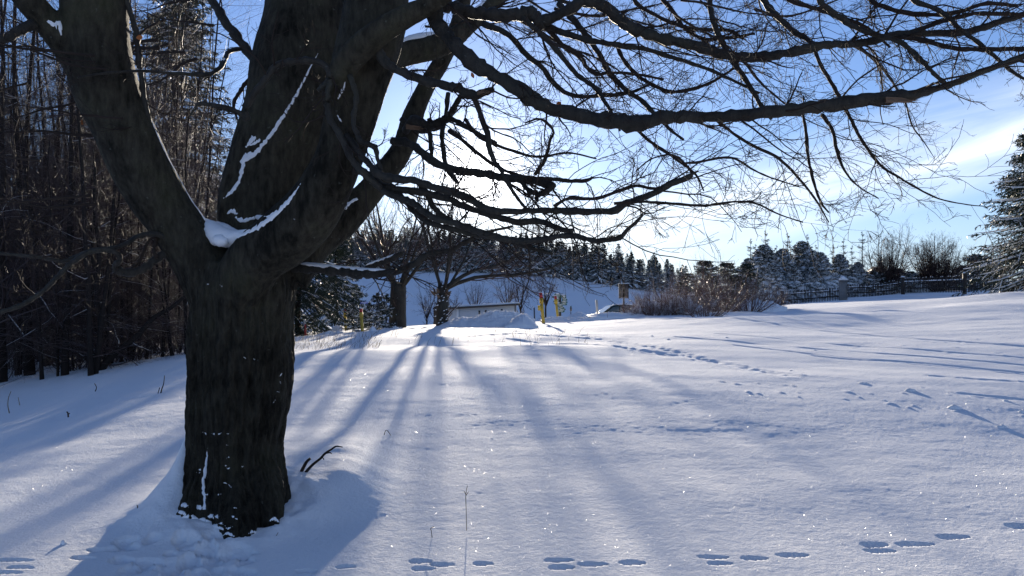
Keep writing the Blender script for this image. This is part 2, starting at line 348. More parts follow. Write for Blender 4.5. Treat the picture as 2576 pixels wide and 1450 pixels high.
def seg_dist(x, y, poly):
    best = np.full(x.shape, 1e9); along = np.zeros(x.shape); acc = 0
    for a, b in zip(poly[:-1], poly[1:]):
        d_ = b - a; L = max(np.hypot(*d_), 1e-6); s = np.clip(((x - a[0]) * d_[0] + (y - a[1]) * d_[1]) / L ** 2, 0, 1)
        dd = np.hypot(x - a[0] - s * d_[0], y - a[1] - s * d_[1]); m = dd < best
        best = np.where(m, dd, best); along = np.where(m, acc + s * L, along); acc += L
    return best, along
TRACKS = [([(1120,832),(1250,836),(1370,836),(1470,846),(1540,858),(1640,874),(1760,900),(1880,926),(1990,948)], .12, .022, 1),
          ([(1180,848),(1300,842),(1400,848),(1500,853)], .10, .022, 1),
          ([(1290,852),(1400,862),(1500,866),(1600,880),(1700,893)], .10, .03, 1),
          ([(1560,812),(1720,803),(1850,812),(2050,830),(2300,852),(2576,872)], .09, .025, 0),
          ([(1700,850),(1950,868),(2250,892),(2576,916)], .05, .02, 0), ([(1800,842),(2100,866),(2576,900)], .05, .018, 0),
          ([(1850,868),(2150,900),(2576,935)], .05, .02, 0), ([(2050,893),(2300,915),(2576,940)], .05, .02, 0),
          ([(2340,948),(2450,956),(2576,965)], .06, .03, 1), ([(2420,995),(2500,1003),(2576,1010)], .05, .02, 1)]
TRK = [([pix(u, v) for u, v in pl], w_, d_, rg) for pl, w_, d_, rg in TRACKS]
def sstep(a, b, x): s = np.clip((x - a) / (b - a), 0, 1); return s * s * (3 - 2 * s)
def height(x, y, fine=True):
    x = np.asarray(x, float); y = np.asarray(y, float)
    z = zlow(x, y); r = np.hypot(x, y)
    z = z + 0.05 * fbm(x / 3.4 + .3, y / 2.6, 11, 3) * sstep(5, 14, r) + 0.02 * fbm(x / 1.3, y / 0.9, 21, 3) * sstep(3, 9, r) * (1 - sstep(40, 70, r)) + 0.5 * fbm(x / 28, y / 28, 31, 3) * sstep(60, 130, r)
    # wind-shaped drift piled behind and beside the beech
    prof = sstep(5.55, 6.5, y) * (1 - sstep(6.55, 8.9, y)); win = sstep(-3.1, -2.2, x) * (1 - sstep(-1.50, -0.85, x + 0.06 * (y - 6.5) + .05 * fbm(x / .5, y / .5, 57, 2)))
    z = z + 0.18 * prof * win * (1 + .3 * fbm(x * 2, y * 2, 3, 2))
    dl = np.hypot(x - (BX - .36), (y - (BY + .06)) * .8); z = z + 0.50 * np.exp(-(dl / 0.17)) * (x < BX + .1) * 1.0
    db = np.hypot((x - BX), (y - BY)); z = z + (0.06 + .05 * fbm(x / .2, y / .2, 59, 3)) * np.exp(-((db - .45) / .22) ** 2)
    # lip at the grass line and drift banks before the fence
    X = x / np.maximum(y, .5)
    z = z + 0.05 * np.exp(-((y - 14.6 - .6 * np.sin(x * .5)) / .8) ** 2) * sstep(-.5, -.28, X) * (1 - sstep(.02, .2, X))
    z = z - 0.05 * np.exp(-((y - 16.6 - .5 * np.sin(x * .6)) / 1.0) ** 2) * sstep(-.5, -.28, X) * (1 - sstep(.02, .2, X))
    ridge = 38 + 2.2 * np.sin(x * .33) + 1.2 * np.sin(x * .71 + 1)
    z = z + (0.11 * np.exp(-(np.maximum(ridge - y, 0) / 1.7) ** 2 - (np.maximum(y - ridge, 0) / 3.2) ** 2)) * sstep(.30, .52, X) * (0.8 + .5 * np.sin(x * .55))
    z = z - 0.12 * np.exp(-((y - ridge + 4.2) / 2.2) ** 2) * sstep(.27, .36, X)
    ridge2 = 25 + 1.5 * np.sin(x * .4 + 2)
    z = z + 0.16 * np.exp(-((y - ridge2) / 1.8) ** 2) * sstep(.15, .35, X)
    if fine:
        near = r < 13
        if near.any():
            xn, yn = x[near], y[near]
            am = .55 + .2 * sstep(6.5, 10, yn); f = am * (0.0030 * fbm(xn / .12, yn / .09, 41, 3, .6) + 0.0026 * vnoise(xn / .045, yn / .040, 47) + 0.0018 * vnoise(xn / .026, yn / .032, 48))
            for px, py, a, b, dp in _pp:
                q = ((xn - px) / a) ** 2 + ((yn - py - .25 * b * vnoise(xn / .05, px + 0 * xn, 5)) / (b * (1 - .35 * (xn - px) / a))) ** 2 + .35 * vnoise(xn / .022, yn / .022, 8)
                f = f - dp * np.clip(1 - q, 0, 1) ** .45
            z[near] += f
        for pl, w_, d_, rg in TRK:
            x0, x1 = min(p[0] for p in pl) - 1, max(p[0] for p in pl) + 1; y0, y1 = min(p[1] for p in pl) - 1, max(p[1] for p in pl) + 1
            m = (x > x0) & (x < x1) & (y > y0) & (y < y1)
            if not m.any(): continue
            xm, ym = x[m], y[m]; dd, al = seg_dist(xm, ym, pl)
            if rg: z[m] += -d_ * np.exp(-(dd / w_) ** 2) * (.35 + 1.5 * np.clip(vnoise(xm / .09, ym / .12, 61) + .25, 0, 1)) + d_ * .4 * np.exp(-((dd - 1.4 * w_) / (.6 * w_)) ** 2) * np.clip(.3 + 2 * vnoise(xm / .10, ym / .12, 63), 0, 2)
            else: z[m] += -d_ * np.exp(-(dd / w_) ** 2) * (.5 + sstep(-.2, .2, vnoise(al / .8, al * 0, 71)))
        # crumbs of snow scattered over the right-hand field
        m = (r > 10.5) & (r < 34) & (X > .25)
        if m.any():
            nz = vnoise(x[m] / .11, y[m] / .10, 81); z[m] += .014 * sstep(.40, .5, nz) * sstep(.0, .4, vnoise(x[m] / 2.5, y[m] / 2.5, 83) + .1)
    return z
def gz(x, y): return float(height(np.array([x]), np.array([y]), False)[0])

def build_ground():
    fine = np.linspace(-math.atan(.70), math.atan(.70), 780)
    side = np.linspace(math.atan(.70), math.pi, 60)[1:]
    th = np.concatenate([-side[::-1], fine, side])
    rr = [0.0, .8, 1.6, 2.4, 3.0, 3.5]
    r = 3.7
    while r < 3000:
        rr.append(r); r += 0.016 if r < 7.2 else (0.024 if r < 9.5 else (r * .0042 if r < 30 else (r * .011 if r < 90 else (r * .02 if r < 300 else r * .15))))
    rr = np.array(rr); A, B = np.meshgrid(rr, th, indexing='ij')
    x = A * np.sin(B); y = A * np.cos(B); z = height(x.ravel(), y.ravel()).reshape(x.shape)
    n, k = x.shape; idx = np.arange(n * k).reshape(n, k)
    Q = np.stack([idx[:-1, :-1], idx[:-1, 1:], idx[1:, 1:], idx[1:, :-1]], -1).reshape(-1, 4)
    mb = MB(); mb.quads(np.stack([x, y, z], -1), Q[:, ::-1])
    # close the seam behind the camera
    print('ground', n, k)
    return link(mb.mesh('snow_ground', M_SNOW), 'snow_ground', kind='structure')
build_ground()

# ------------------------------------------------------------------ branching growth
def grow(rng, pts, rad, per, Lr, ang, n, wob=.12, trop=(0, 0, 0), rr=.55, tmin=.2, tmax=1.0, rend=.35, Lmin=.05, Lmax=9, flatz=1.0, curl=0.0, rmax=1):
    Nn, m, _ = pts.shape
    seg = np.linalg.norm(np.diff(pts, axis=1), axis=2); Lp = seg.sum(1)
    t = rng.uniform(tmin, tmax, (Nn, per)); t = np.sort(t, 1)
    fi = t * (m - 1); i = np.clip(fi.astype(int), 0, m - 2); f = (fi - i)[..., None]; row = np.arange(Nn)[:, None]
    p0 = pts[row, i] * (1 - f) + pts[row, i + 1] * f; d = norm(pts[row, i + 1] - pts[row, i]); r0 = rad[row, i] * (1 - f[..., 0]) + rad[row, i + 1] * f[..., 0]
    p0 = p0.reshape(-1, 3); d = d.reshape(-1, 3); r0 = r0.ravel()
    L = np.clip((Lp[:, None] * (1.15 - .75 * t) * Lr * rng.uniform(.55, 1.3, t.shape)).ravel(), Lmin, Lmax)
    rv = rng.normal(size=d.shape); rv[:, 2] *= flatz
    side = norm(rv - (rv * d).sum(1, keepdims=True) * d)
    a = rng.normal(ang, ang * .25, len(d))[:, None]
    dr = norm(d * np.cos(a) + side * np.sin(a))
    out_ = np.zeros((len(d), n, 3)); out_[:, 0] = p0; st = (L / (n - 1))[:, None]
    trop = np.array(trop, float); cv_ = norm(np.cross(dr, rng.normal(size=dr.shape)))
    for j in range(1, n):
        dr = norm(dr + rng.normal(0, wob, dr.shape) + trop * (1.0 / n) + cv_ * curl / n); out_[:, j] = out_[:, j - 1] + dr * st
    R0 = np.minimum(r0 * rr, rmax) * rng.uniform(.7, 1.0, len(r0)); s = np.linspace(0, 1, n)[None]
    R = R0[:, None] * (1 - s * (1 - rend))
    return out_, R

def tree_wood(rng, stems, levels, k0=7):
    """stems: list of (pts (m,3), rad) ; levels: list of dict for grow + k ; returns trunk MB, crown MB"""
    tb, cb = MB(), MB()
    P_ = np.array([s[0] for s in stems]); R_ = np.array([s[1] for s in stems]); tubes(tb, P_, R_, k0, cap=True)
    cp, cr = P_, R_; keep = []
    for lv in levels:
        lv = dict(lv); k = lv.pop('k'); frac = lv.pop('frac', 1.0)
        cp, cr = grow(rng, cp, cr, **lv); tubes(cb, cp, cr, k); keep.append((cp, cr))
        if frac < 1: m = rng.random(len(cp)) < frac; cp, cr = cp[m], cr[m]
    return tb, cb, keep
def bits_snow(rng, mb, cp, cr, frac, w=1.4, lift=.9, k=4, fl=.6):
    m = rng.random(len(cp)) < frac; p = cp[m].copy(); r = cr[m].copy()
    dz = np.abs(norm(np.gradient(p, axis=1))[:, :, 2]); r = r * w * (1 - dz * .8); r[:, 0] *= .3; r[:, -1] *= .2
    p[:, :, 2] += cr[m] * lift; tubes(mb, p, r, k, flat_=fl)

# ------------------------------------------------------------------ conifers
def spruce(rng, name, H, R, label, nb=150, side=7, need=5, nlen=.11, nwid=.028, droop=.32, zb=.06, snow=.5, mat=M_NEEDLE, tr=.0, sparse=1.0, loc=(0, 0, 0), cat='spruce tree', group=None, pw=.85, sw=1.0, wcap=9.):
    rt = root(name, loc, label, cat, group)
    tb = MB(); tz = np.linspace(0, 1, 9); tubes(tb, np.stack([rng.normal(0, .01, 9) * H * .3 * (tz > 0), rng.normal(0, .01, 9) * H * .3 * (tz > 0), tz * H - .4 * (tz == 0)], 1)[None], (H * .016 * (1 - tz) + .008)[None], 7)
    link(tb.mesh('trunk', M_WOODTR), 'trunk', rt)
    s = rng.uniform(0, 1, nb) ** .85; z0 = (zb + (1 - zb) * s) * H * .985
    az_ = rng.uniform(0, 2 * np.pi, nb); L = R * (1 - s) ** pw * rng.uniform(.72, 1.2, nb) + .04 * R
    m = 6; q = np.linspace(0, 1, m)[None]
    up = (.35 * s - .1)[:, None]
    rad_ = L[:, None] * q; dz_ = L[:, None] * (up * q - droop * (1.15 - .8 * s)[:, None] * q ** 1.6 + .14 * q ** 4)
    az2 = az_[:, None] + rng.normal(0, .12, nb)[:, None] * q
    bp = np.stack([rad_ * np.cos(az2), rad_ * np.sin(az2), z0[:, None] + dz_], -1)
    br = (.012 * L[:, None] + .004) * (1 - .8 * q)
    cb = MB(); tubes(cb, bp, br, 3)
    sp_, sr_ = [], []
    # side twigs
    need_t = max(3, int(need * 1.5)); t = np.tile(np.linspace(.12, 1.0, side)[None], (nb, 1)) + rng.uniform(-.05, .05, (nb, side)); t = np.clip(t, .05, 1)
    fi = t * (m - 1); i = np.clip(fi.astype(int), 0, m - 2); f = (fi - i)[..., None]; row = np.arange(nb)[:, None]
    p0 = bp[row, i] * (1 - f) + bp[row, i + 1] * f; d0 = norm(bp[row, i + 1] - bp[row, i])
    tw = []
    for sg in (-1, 1):
        hd = norm(np.stack([-d0[..., 1], d0[..., 0], 0 * d0[..., 0]], -1)) * sg
        dd = norm(d0 * .75 + hd * .75 + np.array([0, 0, -.28]) + rng.normal(0, .12, d0.shape))
        l = (L[:, None] * (.42 * (1.08 - t)) + .05 * R) * rng.uniform(.6, 1.25, t.shape)
        if sparse < 1: l = l * (rng.random(l.shape) < sparse)
        e = p0 + dd * l[..., None]; mid = (p0 + e) / 2; e = e + np.array([0, 0, -.12]) * l[..., None]
        tw.append(np.stack([p0, mid, e], 2).reshape(-1, 3, 3))
    tw = np.concatenate(tw); tl = np.linalg.norm(tw[:, 2] - tw[:, 0], axis=1); tw = tw[tl > .02]
    tubes(cb, tw, np.tile(np.array([[.006, .004, .002]]) * (H / 8) ** .5, (len(tw), 1)), 3)
    # needles : ragged little blades along twigs and along the branch
    def blades(lines, per, ln, wd):
        K = len(lines); tt = rng.uniform(0, 1, (K, per)); mseg = lines.shape[1] - 1
        fi = tt * mseg; i = np.clip(fi.astype(int), 0, mseg - 1); f = (fi - i)[..., None]; row = np.arange(K)[:, None]
        p = lines[row, i] * (1 - f) + lines[row, i + 1] * f; d = norm(lines[row, i + 1] - lines[row, i])
        r_ = norm(d * .9 + rng.normal(0, .62, d.shape) + np.array([0, 0, -.05])); p = p.reshape(-1, 3); r_ = r_.reshape(-1, 3)
        l = ln * rng.uniform(.6, 1.4, len(p))[:, None]; sd = norm(np.cross(r_, rng.normal(size=r_.shape))) * wd * rng.uniform(.7, 1.3, len(p))[:, None]
        V = np.stack([p - sd, p + sd, p + r_ * l], 1); cb.tris(V, np.arange(len(p) * 3).reshape(-1, 3))
    blades(tw, need, nlen, nwid); blades(bp, need * 3, nlen, nwid)
    top = np.array([[[0, 0, H * .9], [0, 0, H * .95], [0, 0, H]]]); blades(top, need_t, nlen * .6, nwid * .6)
    link(cb.mesh('crown', mat, smooth=False), 'crown', rt)
    if snow > 0:
        sb = MB(); msk = rng.random(nb) < snow
        sp = bp[msk].copy(); sp[:, :, 2] += .012 * H / 8 + .02 * L[msk][:, None]
        wv = (.075 * L[msk][:, None] * sw + .01) * np.array([[.2, .7, 1.0, 1.1, .9, .15]]) * rng.uniform(.35, 1.35, (msk.sum(), 6)); wv = np.minimum(wv, wcap * rng.uniform(.4, 1.1, wv.shape))
        tubes(sb, sp, wv, 5, flat_=.45)
        m2 = rng.random(len(tw)) < snow * .75; st = tw[m2].copy(); st[:, :, 2] += .014 * H / 8
        wv = (.022 * H / 8 + .02) * sw * np.array([[.5, 1.1, .25]]) * rng.uniform(.4, 1.3, (len(st), 3)); tubes(sb, st, wv, 4, flat_=.5)
        link(sb.mesh('snow_load', M_SNOWP), 'snow_load', rt, kind='stuff')
    return rt

def far_forest():
    rng = np.random.default_rng(77)
    protos = [spruce(np.random.default_rng(100 + i), 'spruce_tree', 9 + i * .4, 3.0 + .4 * (i % 2), 'dark snow dusted spruce in the forest edge on the hill', nb=150, side=5, need=2, nlen=.20, nwid=.06, droop=.45, snow=.5, mat=M_NEEDLEF, sw=1.0, pw=1.1) for i in range(4)]
    grp = 'spruces of the forest on the hill'; lab = 'dark snow dusted spruce in the forest on the hill'
    spots = []
    for Y, u0, u1, dx in ((200.5, 800, 1700, 2.2), (203.5, 800, 1720, 2.5), (207.5, 800, 1740, 2.8), (213, 790, 1740, 3.1), (220, 790, 1740, 3.6), (231, 780, 1540, 4.2), (248, 780, 1480, 4.6)):
        x = (u0 - U0) / F * Y; x1 = (u1 - U0) / F * Y
        while x < x1:
            spots.append((x + rng.normal(0, .6), Y + rng.normal(0, .8))); x += dx * rng.uniform(.8, 1.25)
    for i, (x, y) in enumerate(spots):
        s = rng.uniform(.78, 1.1); u = U0 + x / y * F
        if u > 1660: s *= .82
        loc = (x, y, gz(x, y) - .2); rz = rng.uniform(0, 6.28); S = (s * rng.uniform(.9, 1.15), s * rng.uniform(.9, 1.15), s)
        lab = 'dark spruce in the %s of the hill forest, %s' % ('front row' if y < 205 else 'middle' if y < 217 else 'back', 'behind the mid field trees' if u < 1100 else 'above the white building' if u < 1330 else 'left of the notice board' if u < 1560 else 'at its right end')
        if i < 4: o = protos[i]; o.location = loc; o.rotation_euler = (0, 0, rz); o.scale = S; o['label'] = lab; o['group'] = grp
        else: dup(protos[i % 4], loc, rz, S, lab, grp)
    print('far spruces', len(spots))
far_forest()

# ------------------------------------------------------------------ the old beech
beech = root('beech_tree', (0, 0, 0), 'huge old beech in the foreground with mossy trunk and snow in its fork', 'beech tree')
beech.location = (BX, BY, 0)
def child(me, name, par=beech, **kw):
    o = link(me, name, par, **kw)
    o.location = (-BX, -BY, 0) if par is beech else (0, 0, 0)
    return o
def pxpath(p, n, jit=0, rng=None):
    """rows (u, v, Y, r px) -> world points, radii"""
    a = np.array([list(P(u, v, Y)) + [r * Y / F] for u, v, Y, r in p]); a = spline(a, n)
    pts, rad = a[:, :3], np.maximum(a[:, 3], .001)
    if jit and rng is not None:
        k = norm(rng.normal(size=pts.shape)); k[0] = 0; pts = pts + k * rad[:, None] * jit; rad = rad * (1 + rng.normal(0, .06, len(rad)))
    return pts, rad
BIG = [
 [(588,1440,5.86,165),(590,1385,5.86,150),(592,1330,5.86,137),(588,1250,5.86,127),(592,1150,5.86,122),(602,1000,5.86,126),(611,900,5.86,127),(615,800,5.86,125),(619,720,5.85,128),(622,665,5.85,118)],
 [(600,790,5.84,92),(525,680,5.8,78),(443,562,5.72,65),(404,500,5.68,67),(358,421,5.62,70),(313,323,5.56,73),(262,195,5.5,82),(243,90,5.45,76),(238,0,5.4,77),(234,-130,5.35,74),(228,-330,5.3,66),(235,-620,5.3,40)],
 [(608,740,5.7,88),(648,655,5.52,72),(718,598,5.42,74),(782,538,5.34,70),(824,468,5.28,63),(860,378,5.24,60),(898,230,5.22,72),(925,120,5.24,78),(942,30,5.26,80),(955,-80,5.3,78),(975,-250,5.3,66),(1000,-500,5.3,46)],
 [(630,690,5.95,90),(640,600,6.05,82),(655,510,6.08,98),(688,400,6.12,104),(722,300,6.16,108),(748,200,6.2,116),(764,80,6.25,108),(772,-30,6.3,105),(782,-200,6.4,96),(770,-450,6.4,70)],
 [(720,690,5.9,62),(790,612,5.98,47),(858,556,6.06,44),(918,496,6.12,35),(965,440,6.2,30),(1012,373,6.3,28),(1036,300,6.38,27),(1070,225,6.44,23),(1110,155,6.5,21),(1150,70,6.6,19),(1175,-40,6.7,17),(1190,-200,6.8,14)],
 [(905,190,5.3,50),(950,150,5.7,34),(1009,138,6.0,31),(1100,114,6.1,29),(1150,88,6.15,25),(1195,50,6.2,21),(1240,8,6.25,19),(1290,-60,6.3,17),(1330,-180,6.3,13)],
 [(845,250,5.15,36),(862,180,5.0,32),(900,128,4.93,33),(962,76,4.86,31),(1020,42,4.8,28),(1080,12,4.75,25),(1125,-20,4.7,24),(1190,-60,4.65,20)],
 [(330,330,5.62,40),(215,190,5.45,38),(160,108,5.35,37),(112,45,5.28,34),(66,-10,5.2,33),(20,-90,5.2,30),(-40,-220,5.2,24)],
 # surface roots and flare
 [(565,1130,5.8,56),(512,1262,5.66,58),(488,1330,5.62,50),(478,1420,5.6,36)], [(625,1130,5.8,56),(655,1260,5.68,62),(668,1330,5.62,48),(674,1420,5.6,34)],
 [(590,1160,5.75,50),(598,1300,5.5,52),(604,1375,5.42,40)], [(565,1180,5.9,70),(530,1330,5.98,86),(520,1420,6.0,60)],
]
def build_trunk():
    rng = np.random.default_rng(3); mb = MB()
    for i, p in enumerate(BIG):
        pts, rad = pxpath(p, 60 if i < 4 else 34)
        L = np.concatenate([[0], np.cumsum(np.linalg.norm(np.diff(pts, axis=0), axis=1))])
        th = np.arange(30) * 2 * np.pi / 30
        rid = 1 + .035 * np.sin(3 * th[None] + L[:, None] * 1.1 + i) + .02 * np.sin(5 * th[None] - L[:, None] * 2.3) + .02 * np.sin(2 * L[:, None] * 4 + th[None])
        if i == 0:
            low = np.clip((900 - 0) * 0 + (1.9 - pts[:, 2]) / 1.9, 0, 1)[:, None]
            rid = rid + low * (.045 * np.sin(7 * th[None] + .6 * np.sin(L[:, None] * 2)) + .03 * np.sin(11 * th[None] + 1 + L[:, None]))
        rad = rad * (1 + .03 * np.sin(L * 5 + i * 2))
        tubes(mb, pts[None], rad[None], 30, cap=True, noise=rid[None])
    me = mb.mesh('trunk_raw', None)
    o = bpy.data.objects.new('tmp', me); C.objects.link(o)
    md = o.modifiers.new('r', 'REMESH'); md.mode = 'VOXEL'; md.voxel_size = 0.0135
    sm = o.modifiers.new('s', 'SMOOTH'); sm.factor = .5; sm.iterations = 5
    dg = bpy.context.evaluated_depsgraph_get(); ev = o.evaluated_get(dg); res = bpy.data.meshes.new_from_object(ev)
    bpy.data.objects.remove(o); bpy.data.meshes.remove(me)
    n = len(res.vertices); co = np.zeros(n * 3, np.float32); no = np.zeros(n * 3, np.float32)
    res.vertices.foreach_get('co', co); res.vertices.foreach_get('normal', no); co = co.reshape(-1, 3).astype(float); no = no.reshape(-1, 3)
    ang = np.arctan2(co[:, 0] - BX, co[:, 1] - BY)
    low = sstep(2.35, 1.5, co[:, 2]) if False else 1 - sstep(1.3, 2.2, co[:, 2])
    crk = np.abs(vnoise(ang * 13 + 1.1 * vnoise(co[:, 2] * 3.1, ang * 3, 14), co[:, 2] * 2.6, 15)); d = low * (-.024 + .022 * np.clip(crk * 4, 0, 1) + .018 * (np.abs(vnoise(ang * 7 + .7 * vnoise(co[:, 2] * 2, ang * 2, 4), co[:, 2] * 1.3, 5)) * 2 - .5) + .014 * vnoise(ang * 16, co[:, 2] * 6, 6) + .011 * vnoise(ang * 40, co[:, 2] * 24, 7))
    d = d + (1 - low) * (.007 * fbm(co[:, 0] * 4 + co[:, 1] * 3, co[:, 2] * 4, 9, 3)) + .003 * vnoise(co[:, 0] * 60 + co[:, 1] * 37, co[:, 2] * 45, 12)
    # seam where the heavy right limb leaves the stem
    co = co + no * d[:, None]
    res.vertices.foreach_set('co', co.astype(np.float32).ravel()); res.polygons.foreach_set('use_smooth', np.ones(len(res.polygons), bool)); res.update()
    res.materials.clear(); res.materials.append(M_BEECH); res.name = 'trunk'
    print('trunk verts', n)
    return res, co
TR_ME, TR_CO = build_trunk()
child(TR_ME, 'trunk')
BVH = BVHTree.FromPolygons([tuple(c) for c in TR_CO], [tuple(p.vertices) for p in TR_ME.polygons])
EYE = Vector((0, 0, CZ))
def hit(u, v, near=1e9):
    d = Vector(P(u, v, 1.0)) - EYE; h = BVH.ray_cast(EYE, d.normalized())
    return (np.array(h[0]), np.array(h[1])) if h[0] is not None else (None, None)
def snow_strip(pts, n=26, seed=0, up=.25, name='snow_strip', bulge=.24):
    """pts rows (u,v,width px) on the bark; a bead of snow lodged on the surface"""
    rng = np.random.default_rng(seed); a = spline(np.array([(u, v, w_) for u, v, w_ in pts], float), n); L = []
    for u, v, w_ in a:
        h, nn = hit(u, v)
        if h is None: continue
        r = w_ / 2 * h[1] / F * (.95 + rng.normal(0, .11)); L.append((*(h - nn * r * (1 - bulge)), r))
    if len(L) < 3: return
    L = np.array(L)
    L[:, 3] = np.clip(L[:, 3], .002, .2); L[1:-1, :3] = (L[:-2, :3] + L[1:-1, :3] * 2 + L[2:, :3]) / 4; L[1:-1, 3] = (L[:-2, 3] + 4 * L[1:-1, 3] + L[2:, 3]) / 6
    mb = MB(); no = 1 + .12 * rng.normal(size=(1, len(L), 9)); tubes(mb, L[None, :, :3], L[None, :, 3], 9, cap=True, noise=no)
    child(mb.mesh(name, M_SNOWP), name)
snow_strip([(517,558,6),(528,572,16),(545,588,34),(562,598,44),(585,597,40),(606,593,26)], 16, 1, bulge=.55)
def fork_snow():
    rng = np.random.default_rng(4); mb = MB()
    for p in ([(512,552,5.80,5),(532,575,5.72,20),(556,596,5.64,26),(590,598,5.58,18),(625,584,5.52,8)], [(545,566,5.85,10),(562,582,5.78,20),(590,590,5.74,14),(612,590,5.7,8)], [(540,598,5.6,8),(556,606,5.56,16),(574,608,5.54,8)]):
        a = spline(np.array([list(P(u, v, Y)) + [r * Y / F] for u, v, Y, r in p]), 18); tubes(mb, a[None, :, :3], a[None, :, 3], 14, cap=True, noise=1 + .05 * rng.normal(size=(1, 18, 14)))
    child(mb.mesh('fork_snow', M_SNOWP), 'fork_snow')
fork_snow()
snow_strip([(596,598,20),(620,586,22),(650,570,24),(676,553,26),(702,532,24),(722,510,18),(742,484,11),(757,462,5)], 34, 3)
snow_strip([(592,545,12),(606,555,18),(622,553,16),(645,548,12),(672,546,12),(700,538,14)], 20, 4)
snow_strip([(572,540,8),(583,530,20),(596,541,16)], 10, 41)
snow_strip([(562,500,6),(580,486,16),(596,466,18),(606,442,16),(612,414,14),(624,398,20),(640,386,24),(660,366,18),(682,338,17),(704,306,15),(724,276,12),(745,240,11),(762,208,7),(782,168,5),(800,135,3)], 70, 5)
snow_strip([(606,410,20),(618,396,26),(634,384,20)], 10, 6)
snow_strip([(618,372,10),(634,352,26),(646,345,18)], 10, 7); snow_strip([(628,366,8),(645,360,16),(655,350,8)], 8, 8)
snow_strip([(850,250,5),(858,236,12),(866,218,8),(868,206,4)], 10, 9); snow_strip([(848,290,6),(855,300,10),(860,308,5)], 6, 10)
snow_strip([(868,528,8),(880,510,16),(900,500,10)], 8, 11)
snow_strip([(118,52,10),(134,62,26),(148,58,34),(153,76,16),(154,90,5)], 10, 12)
snow_strip([(368,268,3),(392,330,5),(420,392,6),(446,440,5),(480,502,6),(500,530,6),(517,556,10)], 40, 13, bulge=.6)
snow_strip([(346,165,4),(350,180,7),(358,186,4)], 6, 14)
snow_strip([(523,1128,4),(520,1160,9),(515,1190,14),(510,1215,13),(514,1245,12),(516,1280,16)], 24, 15)
for i, (a, b, w_, h_) in enumerate([(452,1290,22,14),(478,1302,26,16),(512,1312,26,18),(545,1328,22,14),(575,1345,20,10),(640,1340,22,10),(690,1308,16,10),(465,1272,12,14),(532,1300,10,14),(500,1278,8,18)]):
    snow_strip([(a - w_ * .7, b + 3, h_ * .5), (a - w_ * .2, b - 3, h_), (a + w_ * .3, b, h_ * .9), (a + w_ * .8, b + 5, h_ * .4)], 8, 700 + i, name='snow_patch', bulge=.35)
snow_strip([(447,1210,14),(440,1235,16),(438,1260,12)], 8, 16)
for i, (u, v, w_) in enumerate([(538,1092,10),(516,1089,8),(552,1093,8),(576,1092,8),(573,1120,6),(575,1150,8),(568,1172,6),(574,1180,9),(610,1175,6),(504,1182,12),(500,1190,8),(566,1215,8),(578,1222,6),(592,1278,9),(550,1245,9),(518,1245,8),(528,1297,14),(560,1318,16),(545,1300,16),(575,1330,14),(588,1300,12),(556,718,5),(522,715,5),(616,900,5),(742,552,6),(640,905,5),(690,1010,4),(706,945,8),(704,960,6),(700,985,5)]):
    rr_ = np.random.default_rng(200 + i); snow_strip([(u - w_ * rr_.uniform(.3, .7), v + rr_.normal(0, 2), w_ * .25), (u, v, w_ * rr_.uniform(.45, .75)), (u + w_ * rr_.uniform(.3, .8), v + rr_.normal(0, 4), w_ * .2)], 6, 300 + i, name='snow_patch', bulge=.1)

